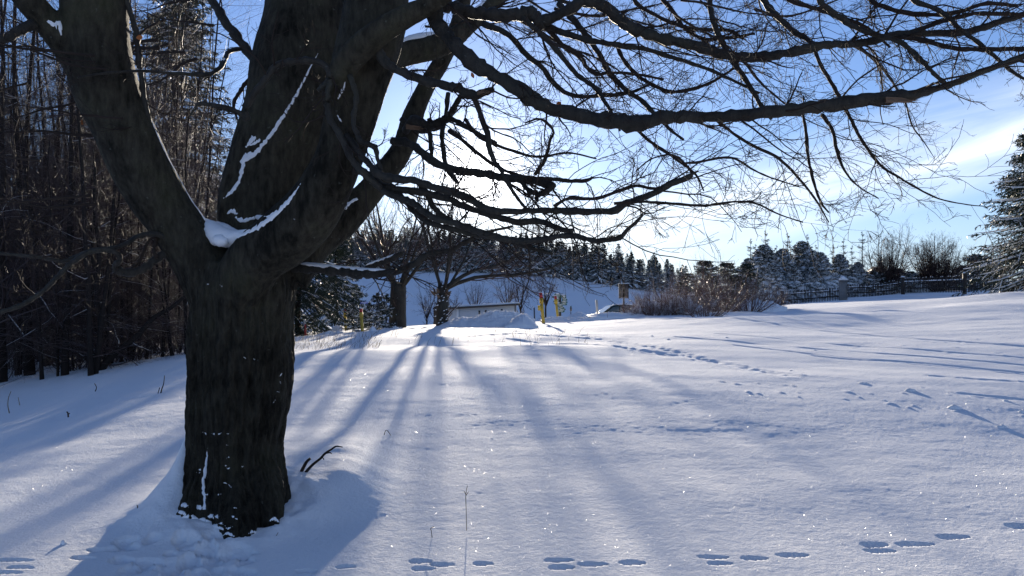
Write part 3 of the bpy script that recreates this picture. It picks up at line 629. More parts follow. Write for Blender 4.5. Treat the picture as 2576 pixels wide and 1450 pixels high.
# named boughs, traced as (u, v, Y, radius px)
def ramp(p, Y0, Y1): n = len(p); return [(u, v, Y0 + (Y1 - Y0) * i / (n - 1), r) for i, (u, v, r) in enumerate(p)]
BOUGHS = [
 # long low bough across the upper right
 ramp([(1080,-60,24),(1088,0,22),(1100,55,20),(1130,97,19),(1170,138,19),(1211,172,20),(1255,195,17),(1292,217,18),(1340,250,19),(1390,276,18),(1440,288,17),(1487,299,19),(1545,305,20),(1594,313,21),(1640,303,18),(1682,294,15),(1779,296,15),(1860,291,15),(1934,284,15),(2030,273,16),(2116,262,17),(2190,252,16),(2255,244,17),(2290,240,12),(2340,228,9),(2407,207,9),(2460,185,8.5),(2516,164,8),(2576,142,9),(2680,110,8)], 4.9, 4.2),
 ramp([(1080,10,20),(1130,16,17),(1178,29,16),(1225,38,17),(1262,39,16),(1300,38,17),(1330,30,17),(1348,45,17),(1362,62,13),(1366,72,9)], 5.0, 5.0),
 ramp([(1345,58,14),(1380,48,14),(1422,30,13),(1471,4,14),(1519,17,15),(1568,58,15),(1605,78,14),(1649,94,14),(1700,106,13),(1746,114,13),(1789,129,13),(1835,141,12),(1880,145,12),(1925,143,12),(1971,136,11),(2015,126,12),(2062,115,11),(2110,112,10),(2152,111,10),(2190,104,10),(2225,95,10),(2270,88,9.5),(2316,84,9.5),(2370,84,9),(2425,82,9),(2465,72,9),(2498,62,8.5),(2540,47,8),(2600,30,8)], 5.0, 4.5),
 ramp([(2261,94,6),(2300,98,6),(2334,105,6.5),(2370,116,6),(2407,123,6),(2480,125,5.5),(2576,123,5.5),(2640,122,5)], 4.6, 4.3),
 ramp([(2200,103,6),(2250,92,6),(2298,79,5.5),(2345,63,5),(2389,51,5),(2425,40,5),(2461,34,5.5),(2520,36,5),(2590,38,4)], 4.7, 4.4),
 ramp([(1895,-60,8),(1920,0,8),(1945,32,8),(1971,58,7),(1998,80,7),(2025,98,6),(2058,116,5)], 5.2, 4.9),
 ramp([(2040,-60,9),(2062,0,8),(2085,25,8),(2116,47,8),(2150,68,7),(2189,84,7),(2225,96,6),(2261,105,6),(2285,122,6),(2305,142,8),(2325,160,6),(2341,178,5.5),(2378,211,5)], 4.7, 4.4),
 ramp([(2280,-40,7),(2298,0,7),(2352,22,6.5),(2385,45,6),(2414,73,6),(2461,109,5.5),(2516,156,5),(2560,190,4),(2610,215,3)], 4.7, 4.2),
 ramp([(1782,-50,7),(1786,0,7),(1789,36,7),(1811,95,7),(1843,153,6.5),(1880,207,6),(1916,270,5.5),(1940,300,4)], 5.0, 4.7),
 ramp([(1345,60,8),(1373,65,8),(1422,84,8),(1471,101,8),(1515,108,7),(1552,114,6.5),(1617,123,6),(1682,143,5.5),(1740,160,5),(1789,178,4.5),(1850,206,4),(1910,235,3)], 5.1, 4.8),
 ramp([(1310,35,7),(1328,58,7),(1377,101,7),(1416,146,6.5),(1451,188,6),(1497,221,6),(1519,253,5),(1542,290,4),(1560,330,2.5)], 5.0, 4.7),
 ramp([(1405,10,8),(1432,39,8),(1474,88,7.5),(1503,130,7),(1532,182,7),(1568,221,6),(1617,257,6),(1645,285,5.5),(1690,330,4),(1720,352,3)], 5.3, 4.9),
 ramp([(1215,60,8),(1244,71,7.5),(1286,94,7),(1325,140,7),(1364,169,7),(1390,208,6.5),(1438,240,5.5),(1503,242,5),(1580,235,4),(1640,210,3)], 5.4, 5.2),
 ramp([(1552,115,5.5),(1562,140,5.5),(1584,172,5),(1617,201,5),(1650,218,5),(1682,231,5),(1730,227,4.5),(1789,208,4),(1850,170,3)], 5.2, 4.9),
 ramp([(1362,66,6),(1383,80,6),(1422,120,6),(1461,144,5.5),(1474,169,5.5),(1503,188,5),(1532,184,4),(1590,186,3.5),(1670,200,3)], 5.1, 5.0),
 # bough with the broken stump, front right of the fork
 ramp([(940,90,13),(950,130,13),(983,167,12),(1038,193,12),(1075,206,12),(1110,214,12),(1150,222,12),(1180,238,13),(1200,240,11),(1222,232,10),(1242,226,8)], 4.95, 4.8),
 ramp([(1185,236,8),(1200,265,7),(1213,300,7),(1227,341,7),(1234,383,6.5),(1246,408,6),(1260,429,5.5),(1283,471,5),(1310,510,4),(1340,540,3)], 4.85, 4.8),
 # sweeping low boughs
 ramp([(870,340,9),(900,380,9),(930,415,9),(955,440,11),(1000,450,11),(1040,455,9),(1073,466,9),(1110,476,10),(1150,489,10),(1185,502,10),(1212,520,10),(1238,530,9),(1290,533,8),(1380,530,8),(1440,532,9),(1500,533,9),(1545,530,9),(1575,513,9),(1610,500,8.5),(1650,484,8),(1690,462,7.5),(1725,448,6),(1757,430,2)], 5.0, 4.2),
 ramp([(985,355,10),(1030,362,10),(1062,385,10),(1085,405,10),(1115,418,10),(1150,428,9),(1190,434,10),(1230,440,10),(1270,448,10),(1310,452,10),(1350,458,10),(1378,464,11),(1392,468,9)], 5.3, 4.9),
 ramp([(1385,466,8),(1380,478,8),(1362,488,8),(1350,492,6),(1352,505,5)], 4.9, 4.85), ramp([(1305,452,6),(1320,468,6),(1330,480,7),(1350,486,7)], 4.9, 4.88),
 ramp([(890,430,9),(930,440,9),(960,465,9),(990,476,10),(1040,482,9),(1080,488,9),(1130,502,9),(1170,520,9),(1220,537,8),(1270,552,8),(1310,560,8),(1350,556,8),(1383,566,7),(1409,577,7),(1440,581,6)], 5.1, 4.5),
 ramp([(935,455,9),(965,480,9),(1010,500,9),(1040,512,9),(1070,535,8.5),(1095,550,8),(1130,558,8),(1163,568,9),(1205,584,9),(1250,597,9),(1300,605,9),(1345,606,8),(1380,600,7.5),(1409,595,7),(1448,595,7),(1475,601,7),(1500,606,7),(1530,603,6.5),(1560,598,6.5),(1580,577,5),(1600,560,4.5),(1617,541,3.5)], 5.0, 4.1),
 ramp([(1055,462,8),(1075,490,8),(1090,520,8),(1115,545,8),(1135,560,8)], 4.95, 4.9),
 ramp([(1000,478,7),(1030,520,7),(1066,553,7),(1105,568,7),(1157,580,7),(1196,593,6.5),(1261,600,6),(1320,620,6),(1390,640,4)], 5.1, 4.6),
 ramp([(1010,300,9),(1050,326,9),(1090,322,9),(1120,300,10),(1148,262,8),(1160,240,6)], 6.2, 5.9),
 ramp([(1020,330,12),(1042,300,12),(1080,318,12),(1130,300,9),(1170,318,7),(1200,335,5),(1250,360,3)], 6.2, 5.6),
 # snow laden low bough right of the trunk
 ramp([(730,676,15),(765,675,12),(805,678,12),(845,683,12),(890,687,12),(915,690,13),(936,689,11),(975,688,9.5),(1006,681,9),(1040,666,9),(1079,640,8),(1131,630,7.5),(1183,604,6),(1225,585,4),(1290,570,3)], 5.8, 5.0),
 ramp([(915,680,9),(940,668,8),(975,656,8),(1000,645,7),(1012,638,5)], 5.65, 5.5),
 # thin grey limbs in front of the trunk
 ramp([(700,330,8),(640,320,5),(622,302,9),(619,269,9),(649,225,9),(674,193,9),(699,165,9),(735,157,9),(769,153,9),(812,162,9),(834,193,9),(824,236,9),(827,291,8),(848,327,8),(867,364,9),(892,411,9),(929,447,9),(960,476,8)], 5.0, 4.95)[2:],
 ramp([(622,302,8),(600,283,7),(560,270,6.5),(506,261,5),(490,275,3),(478,292,2)], 5.0, 4.9),
 ramp([(880,190,7),(885,204,7),(896,247,6.5),(889,309,6),(900,340,7),(911,358,7),(943,371,7),(950,400,5),(960,430,4)], 4.95, 4.9),
 ramp([(866,185,9),(845,196,9),(820,212,9),(800,230,6)], 5.0, 5.0),
 # upper left
 ramp([(700,200,14),(643,150,12),(604,105,12),(585,78,12),(565,51,11),(545,20,11),(526,-10,10),(500,-60,9)], 6.2, 6.5),
 ramp([(604,124,6),(576,130,6),(566,150,6),(555,170,6),(526,187,5.5),(467,187,5),(410,183,4),(350,179,3.5),(270,184,3),(195,196,2.5)], 6.2, 5.0),
 ramp([(650,188,6),(622,206,5.5),(604,232,5),(588,262,4),(596,300,3)], 6.1, 6.0),
 ramp([(319,-50,7),(319,0,6.5),(334,50,6.5),(343,85,7),(350,156,7),(357,200,7),(360,236,7),(372,300,8),(383,345,7)], 5.35, 5.55),
 ramp([(85,60,13),(66,70,13),(30,90,12),(0,102,11),(-60,120,9)], 5.2, 5.0),
 # left low boughs
 ramp([(450,625,11),(414,640,11),(386,657,10),(365,674,11),(340,684,11),(316,685,11),(296,680,10),(290,668,7),(302,655,7),(298,640,7),(274,629,7.5),(250,630,7),(224,634,7),(200,648,7),(175,667,7),(150,692,6),(123,720,6),(88,748,6),(53,768,6),(0,787,5)], 5.7, 5.0),
 ramp([(420,596,7),(386,590,7),(351,594,6.5),(316,615,6),(274,627,6),(210,639,6),(158,657,5),(88,646,4.5),(0,639,4)], 5.6, 5.1),
 ramp([(395,650,5),(386,625,5),(396,608,5),(388,598,4),(372,610,4),(355,650,4),(330,680,4)], 5.6, 5.6),
 # ones entering from above
 ramp([(2170,-60,6),(2190,0,6),(2230,20,6),(2290,35,6),(2360,38,5.5),(2420,28,5),(2480,10,5),(2560,15,4)], 4.8, 4.5),
 ramp([(1945,-30,5),(1990,4,5),(2050,22,5),(2120,45,5),(2180,70,4),(2240,120,3)], 5.2, 5.0),
 ramp([(1640,-40,6),(1672,5,6),(1695,30,5.5),(1720,70,5),(1770,98,4.5),(1840,95,4),(1900,85,3)], 5.5, 5.2),
 ramp([(1589,-30,5),(1600,8,5),(1650,40,5),(1720,68,5),(1789,76,4.5),(1840,78,4),(1870,100,3)], 5.4, 5.1),
 ramp([(2051,130,5),(2065,165,5),(2095,215,5),(2120,262,4.5),(2140,300,4.5),(2160,340,4),(2196,395,4),(2225,425,3.5),(2260,446,3),(2300,470,2.5),(2360,500,2),(2430,515,1.5),(2480,520,1.2)], 4.7, 4.1),
 ramp([(2020,285,4),(2028,340,4),(2032,390,4),(2040,430,4),(2050,470,3.5),(2065,510,3),(2085,535,2)], 4.6, 4.4),
 ramp([(2068,290,5),(2095,330,4.5),(2105,380,4),(2125,430,3),(2160,470,2),(2210,500,1.5)], 4.6, 4.3),
 ramp([(1800,300,4),(1850,340,4),(1900,370,4),(1960,400,3.5),(2010,450,3),(2050,500,2.5),(2085,560,1.5)], 4.7, 4.4),
 ramp([(1600,325,4),(1640,360,4),(1700,400,3.5),(1750,440,3),(1770,480,2)], 4.8, 4.4),
 ramp([(1545,513,4),(1600,508,3.5),(1680,512,3.5),(1760,518,3.5),(1800,515,3.5),(1850,508,3),(1900,512,2.5),(1960,540,2),(2020,560,1.5)], 4.3, 4.0),
 ramp([(1395,520,5),(1430,500,4.5),(1500,500,4.5),(1560,480,4.5),(1600,468,4),(1640,475,4),(1680,468,3.5),(1740,445,3),(1720,410,3),(1690,390,2.5),(1640,400,2),(1600,430,1.5)], 4.5, 4.1),
 ramp([(1715,412,3),(1760,408,3),(1810,398,3),(1850,400,3),(1890,425,2.5),(1940,448,2),(2010,470,1.5)], 4.2, 4.0),
 ramp([(1345,440,5),(1372,400,4.5),(1385,350,4),(1392,330,3.5),(1360,300,3),(1320,310,2)], 4.9, 4.9),
 ramp([(1345,448,4),(1400,452,5),(1440,456,5),(1480,454,4.5),(1490,445,3)], 4.85, 4.8),
 ramp([(1128,235,6),(1120,300,6),(1112,340,6),(1115,380,6),(1125,425,6),(1150,460,5)], 6.0, 5.6),
 ramp([(1080,300,7),(1082,350,6),(1086,385,5),(1088,410,4)], 6.0, 5.9),
 ramp([(1170,300,4.5),(1200,340,5),(1240,362,4.5),(1290,380,4),(1350,395,3),(1430,385,2.5),(1500,400,2)], 5.5, 5.1),
 ramp([(1130,330,6),(1160,350,5),(1200,385,5),(1250,420,5),(1300,440,4),(1370,452,3)], 5.5, 5.0),
]
# deeper boughs on the far side of the crown and above the frame, so the crown is whole
_r = np.random.default_rng(17)
for k in range(24):
    far = k % 2; u = _r.uniform(1000, 2300); v = _r.uniform(-160, 160); Y = _r.uniform(5.6, 8.5) if far else _r.uniform(4.3, 5.6)
    r = _r.uniform(2.5, 5); path = [(u, v, r)]; a = _r.uniform(.1, .75)
    for j in range(7):
        u += 62 * math.cos(a) * _r.uniform(.7, 1.2); v += 62 * math.sin(a) * _r.uniform(.6, 1.2); a += _r.normal(-.05, .16); path.append((u, v, r * (.95 - .13 * j)))
    BOUGHS.append(ramp(path, Y, Y + _r.uniform(-.7, .5)))
for k in range(10):                                     # upper left
    u = _r.uniform(380, 640); v = _r.uniform(-80, 150); Y = _r.uniform(6, 7.5); r = _r.uniform(3, 5); path = [(u, v, r)]; a = _r.uniform(2.3, 3.5)
    for j in range(5):
        u += 48 * math.cos(a); v += 40 * math.sin(a) * _r.uniform(.3, 1); a += _r.normal(0, .2); path.append((u, v, r * (.9 - .19 * j)))
    BOUGHS.append(ramp(path, Y, Y + .3))
for k in range(12):                                     # left edge, above the woodland
    u = _r.uniform(60, 330); v = _r.uniform(60, 560); Y = _r.uniform(4.8, 6.6); r = _r.uniform(2.5, 4.5); path = [(u, v, r)]; a = _r.uniform(2.7, 3.5)
    for j in range(6):
        u += 60 * math.cos(a); v += 60 * math.sin(a) * .6; a += _r.normal(0, .18); path.append((u, v, r * (.9 - .15 * j)))
    BOUGHS.append(ramp(path, Y, Y - .3))

def build_boughs():
    rng = np.random.default_rng(9); tot = 0
    for i, p in enumerate(BOUGHS):
        n = max(14, len(p) * 4); pts, rad = pxpath(p, n, .16, rng)
        mb = MB(); nz = 1 + .07 * rng.normal(size=(1, n, 1)) + .05 * rng.normal(size=(1, n, 9)); tubes(mb, pts[None], rad[None], 9, cap=True, noise=nz)
        big = rad.max() > .018
        bo = child(mb.mesh('branch', M_BRANCH if big else M_TWIG), 'branch')
        # short knobs, then side shoots in three orders
        L = np.linalg.norm(np.diff(pts, axis=0), axis=1).sum(); mid = pts[len(pts) // 2]; uu = U0 + mid[0] / mid[1] * F
        tw = MB(); P1, R1 = pts[None], rad[None]
        if uu < 560: per, L1 = int(L * 5.0) + 2, .55
        else: per, L1 = int(L * 6.2) + 3, .62
        front = i in (30, 31, 32, 33, 37)
        if front: per = 4; L1 = .25
        drift = (.35, -.1, -.12) if uu > 900 else (-.35, 0, .0)
        a1, b1 = grow(rng, P1, R1, per, 0, .75, 9, wob=.16, trop=drift, rr=.34, tmin=.12 if i > 3 else .2, rend=.4, Lmin=L1 * .55, Lmax=L1 * .55, curl=.9, rmax=.0075)
        sc_ = rng.uniform(.35, 1.9, (len(a1), 1, 1)); a1 = a1[:, :1] + (a1 - a1[:, :1]) * sc_
        tubes(tw, a1, b1, 4)
        a2, b2 = grow(rng, a1, b1, 5, .55, .7, 6, wob=.17, trop=(.15, 0, .05), rr=.75, tmin=.15, rend=.4, Lmin=.06, Lmax=.5, curl=.7); b2 = np.maximum(b2, .0014); tubes(tw, a2, b2, 3)
        a3, b3 = grow(rng, a2, b2, 4, .5, .75, 4, wob=.2, rr=.62, tmin=.2, rend=.6, Lmin=.025, Lmax=.2, curl=.5); b3 = np.maximum(b3, .0010); tubes(tw, a3, b3, 3)
        tot += len(a1) * 64 + len(a2) * 30 + len(a3) * 18
        link(tw.mesh('twigs', M_TWIG), 'twigs', bo, kind='stuff')
    print('boughs', len(BOUGHS), 'tris', tot)
build_boughs()
def snow_along(p, t0, t1, seed, wr=.8, lift=.75, name='snow_ridge'):
    rng = np.random.default_rng(seed); pts, rad = pxpath(p, 60); a, b = int(t0 * 59), int(t1 * 59); pts = pts[a:b].copy(); rad = rad[a:b]
    pts[:, 2] += rad * lift; r = rad * wr * (1 + rng.normal(0, .07, len(rad))); r[0] *= .3; r[-1] *= .2
    for k in range(2): r[1:-1] = (r[:-2] + 2 * r[1:-1] + r[2:]) / 4
    mb = MB(); tubes(mb, pts[None], r[None], 10, cap=True, flat_=.7, noise=1 + .06 * rng.normal(size=(1, len(r), 10))); child(mb.mesh(name, M_SNOWP), name)
snow_along(BOUGHS[27], .06, .50, 1); snow_along(BOUGHS[28], .1, .8, 2)
snow_along(BIG[5], .24, .50, 3, .7, .85); snow_along(BIG[5], .60, .80, 31, .7, .85)
for k, (a, b) in enumerate([(.22, .34), (.38, .46), (.50, .66), (.70, .8), (.86, .93)]): snow_along(BOUGHS[34], a, b, 4 + k, .6, .8)
# torn wood on the stumps
def torn(u, v, Y, du, dv, r, seed):
    rng = np.random.default_rng(seed); mb = MB()
    for k in range(14):
        a = P(u - du * .6, v + rng.normal(0, r * .4), Y); b = P(u + du * rng.uniform(.2, 1), v + dv + rng.normal(0, r * .6), Y + rng.normal(0, .01)); m_ = (a + b) / 2 + rng.normal(0, .004, 3)
        tubes(mb, np.array([[a, m_, b]]), np.array([[r * .6, r * .42, r * .06]]) * rng.uniform(.4, 1.1) * Y / F, 6)
    child(mb.mesh('torn_wood', M_HEART), 'torn_wood', kind='stuff')
torn(2262, 254, 4.33, 58, 3, 6.5, 1); torn(1215, 236, 4.78, 22, -7, 5.5, 2); torn(1040, 318, 5.9, 30, 4, 6, 3)
def leaf(u, v, Y, s, seed, label):
    rng = np.random.default_rng(seed); c = P(u, v, Y); d = norm(rng.normal(size=3)); e = norm(np.cross(d, rng.normal(size=3))); nn = np.cross(d, e); V = []; m = 7
    for i in range(m):
        t = i / (m - 1); w_ = math.sin(math.pi * min(t * .9 + .05, 1)) * .3; V += [c + s * (d * (t - .5) + e * w_ + nn * .12 * abs(w_)), c + s * (d * (t - .5)), c + s * (d * (t - .5) - e * w_ + nn * .12 * abs(w_))]
    Q = [[3 * i + j, 3 * i + j + 1, 3 * i + j + 4, 3 * i + j + 3] for i in range(m - 1) for j in (0, 1)]
    mb = MB(); mb.quads(V, Q); tag(link(mb.mesh('dead_leaf', M_LEAF), 'dead_leaf'), label, 'leaf', 'dead leaves caught in the branches')
leaf(351, 95, 5.3, .055, 1, 'orange dead leaf hanging beside the left limb of the beech'); leaf(206, 308, 5.4, .06, 2, 'orange dead leaf caught left of the left beech limb')
leaf(1405, 262, 5.0, .05, 3, 'dry brown leaf above the long low bough'); leaf(1189, 190, 5.2, .04, 4, 'small brown leaf near the broken stump of a bough')

# ------------------------------------------------------------------ bare trees
def stem_path(rng, base, top, n=9, wob=.02, r0=.1, r1=.02, flare=1.35):
    b, t = np.array(base, float), np.array(top, float); s = np.linspace(0, 1, n)[:, None]; L = np.linalg.norm(t - b)
    p = b + (t - b) * s; j = rng.normal(0, wob * L, (n, 3)); j[0] = 0; j[:, 2] *= .3; j = np.cumsum(j, 0) * .5; p = p + j * s
    r = r0 + (r1 - r0) * s[:, 0]; r[0] *= flare; return p, r
def make_wood_tree(rng, H, r, name='woodland_tree', forks=2, low=.15, dens=1.0, label='', cat='bare tree', group=None, mat=M_WOODTW, lean=.05, snow=.12):
    rt = root(name, (0, 0, 0), label, cat, group); stems = []
    for k in range(forks):
        a = rng.uniform(0, 6.28); sp = .0 if forks == 1 else rng.uniform(.06, .2)
        stems.append(stem_path(rng, (math.cos(a) * r * .4 * (forks > 1), math.sin(a) * r * .4 * (forks > 1), -.3), (math.cos(a) * H * sp + rng.normal(0, lean * H), math.sin(a) * H * sp + rng.normal(0, lean * H), H * rng.uniform(.85, 1)), 10, .015, r * (1 if forks == 1 else .75), .012))
    tb, cb, keep = tree_wood(rng, stems, [
        dict(per=int(21 * dens), Lr=.34, ang=1.2, n=7, wob=.13, trop=(0, 0, .2), rr=.30, tmin=low, rend=.3, Lmax=H * .34, k=4, curl=.5, rmax=.03),
        dict(per=8, Lr=.6, ang=.85, n=5, wob=.18, trop=(0, 0, .1), rr=.5, tmin=.1, rend=.4, Lmax=H * .16, k=3, curl=.5),
        dict(per=5, Lr=.6, ang=.8, n=4, wob=.2, rr=.6, tmin=.15, rend=.6, Lmin=.08, k=3)])
    link(tb.mesh('trunk', M_WOODTR), 'trunk', rt); link(cb.mesh('crown', mat), 'crown', rt)
    if snow > 0:
        sb = MB(); bits_snow(rng, sb, *keep[0], snow, 1.0, 1.0); bits_snow(rng, sb, *keep[1], snow * .35, 1.0, 1.0)
        link(sb.mesh('snow_load', M_SNOWP), 'snow_load', rt, kind='stuff')
    return rt
def place(protos, spots, labels, grp=None):
    """spots rows (x, y, scale, rz, proto index); first use moves the prototype itself"""
    used = {}
    for i, (x, y, s, rz, k) in enumerate(spots):
        lab = labels[i] if isinstance(labels, list) else labels; loc = (x, y, gz(x, y) - .03)
        if k not in used:
            o = protos[k]; used[k] = o; o.location = loc; o.rotation_euler = (0, 0, rz); o.scale = (s, s, s) if np.isscalar(s) else s; o['label'] = lab
            if grp: o['group'] = grp
        else: dup(protos[k], loc, rz, s, lab, grp)
    for k, o in enumerate(protos):
        if k not in used:
            for c in list(o.children): bpy.data.objects.remove(c)
            bpy.data.objects.remove(o)
def at(u, v_or_Y, isY=True):
    if isY: return ((u - U0) / F * v_or_Y, v_or_Y)
    return tuple(pix(u, v_or_Y))

def woodland():
    rng = np.random.default_rng(41)
    pr = [make_wood_tree(np.random.default_rng(500 + i), H, r, forks=f, low=lo, dens=de) for i, (H, r, f, lo, de) in enumerate([(10, .085, 1, .08, 1.7), (9, .065, 1, .10, 1.8), (8.5, .055, 2, .06, 1.5), (7, .04, 1, .06, 1.8), (6.5, .035, 2, .05, 1.6), (5.0, .028, 3, .05, 1.5)])]
    spots, labels = [], []
    edge = [(-150,1000,.9,0),(5,965,1.05,0),(77,946,1.1,0),(108,958,.9,3),(146,950,.7,4),(163,948,1.0,1),(203,905,1.1,0),(232,946,1.1,2),(262,930,.9,3),(288,915,.8,4),(305,912,.8,3),(350,903,.9,4),(367,905,.8,3),(405,900,.9,5),(440,896,1.0,4),(470,893,1.0,5),(120,915,1.1,1),(46,925,1.0,3),(188,935,.8,5),(325,908,.9,5)]
    words = ['dark bare trunk at the far left edge of the snow', 'thick bare tree trunk standing at the left frame edge', 'stout straight bare tree, thickest trunk on the left woodland edge', 'slim leaning sapling right of the stout straight trunk', 'slender twin stemmed bush tree beside the birch like trunk', 'pale flecked bare tree with snow on its bark', 'broad dark trunk set back behind the forked tree', 'forked tree with one stem leaning right at the woodland edge',
             'thin bare tree just right of the forked tree', 'small twin stemmed tree with thin snowy twigs', 'narrow upright bare tree in the thin group', 'slender tree with low twigs left of the beech trunk', 'slim bare pole like tree near the beech', 'many stemmed bare shrub tree nearer the beech', 'thin twin stemmed tree just left of the beech trunk', 'multi stemmed twiggy tree brushing the beech trunk', 'bare tree behind the stout straight trunk', 'thin dark tree behind the left edge trunks', 'low many stemmed shrub beside the forked tree', 'low twiggy shrub tree between the thin stems']
    for i, (u, v, s, k) in enumerate(edge):
        x, y = at(u, v, False); y = min(y, 19); x = (u - U0) / F * y; spots.append((x, y, s, rng.uniform(0, 6.28), k)); labels.append(words[i])
    place(pr, spots, labels, 'bare trees along the woodland edge')
    pr2 = [make_wood_tree(np.random.default_rng(600 + i), H, r, forks=f, low=lo, dens=de, snow=.05) for i, (H, r, f, lo, de) in enumerate([(11, .055, 1, .06, 1.9), (9.5, .04, 2, .06, 1.6), (8, .03, 3, .05, 1.4)])]
    sp = []
    for k in range(130):
        y = rng.uniform(17, 34); u = rng.uniform(-260, 500) if y < 27 else rng.uniform(-200, 520); sp.append(((u - U0) / F * y, y, rng.uniform(.75, 1.15), rng.uniform(0, 6.28), int(rng.integers(0, 3))))
    lab = []
    for x, y, *_ in sp:
        u = U0 + x / y * F; side = 'at the far left' if u < 0 else 'near the left edge' if u < 130 else 'under the beech limb' if u < 300 else 'close to the beech trunk'
        lab.append('thin bare tree %s of the woodland, %s' % ('near the front' if y < 22 else 'in the middle' if y < 28 else 'at the back', side))
    place(pr2, sp, lab, 'bare trees deep in the woodland')
woodland()
def leaning_tree():
    rng = np.random.default_rng(31); Y = 15.2; B0 = P(238, 946, Y); rt = root('woodland_tree', (B0[0], B0[1], B0[2]), 'crooked bare tree forked near its snowy foot and leaning right', 'bare tree', 'bare trees along the woodland edge'); st = []
    for p in ([(238,960,10),(250,935,10),(268,905,9),(300,875,8),(335,845,7),(372,800,6),(420,770,5),(470,720,4)], [(238,960,9),(245,925,8),(250,880,7),(262,820,6),(255,740,6),(268,640,5),(262,540,4),(270,430,3)], [(240,955,8),(236,920,6),(226,870,5),(222,800,5),(230,700,4),(224,600,4),(232,500,3),(228,420,2)]):
        a = spline(np.array([list(P(u, v, Y) - B0) + [r * Y / F] for u, v, r in p]), 14); a[:, 1] += np.linspace(0, rng.uniform(-.5, .5), 14); st.append((a[:, :3], a[:, 3]))
    tb, cb, keep = tree_wood(rng, st, [dict(per=22, Lr=.30, ang=1.1, n=7, wob=.15, trop=(0, 0, .2), rr=.35, tmin=.12, rend=.3, Lmax=1.6, k=4, curl=.6, rmax=.02), dict(per=7, Lr=.6, ang=.85, n=5, wob=.18, rr=.5, tmin=.1, rend=.4, k=3, curl=.5), dict(per=4, Lr=.6, ang=.8, n=4, wob=.2, rr=.6, tmin=.15, rend=.6, Lmin=.06, k=3)])
    link(tb.mesh('trunk', M_WOODTR), 'trunk', rt); link(cb.mesh('crown', M_WOODTW), 'crown', rt)
    sb = MB(); bits_snow(rng, sb, *keep[0], .3, 1.0, 1.0); link(sb.mesh('snow_load', M_SNOWP), 'snow_load', rt, kind='stuff')
leaning_tree()

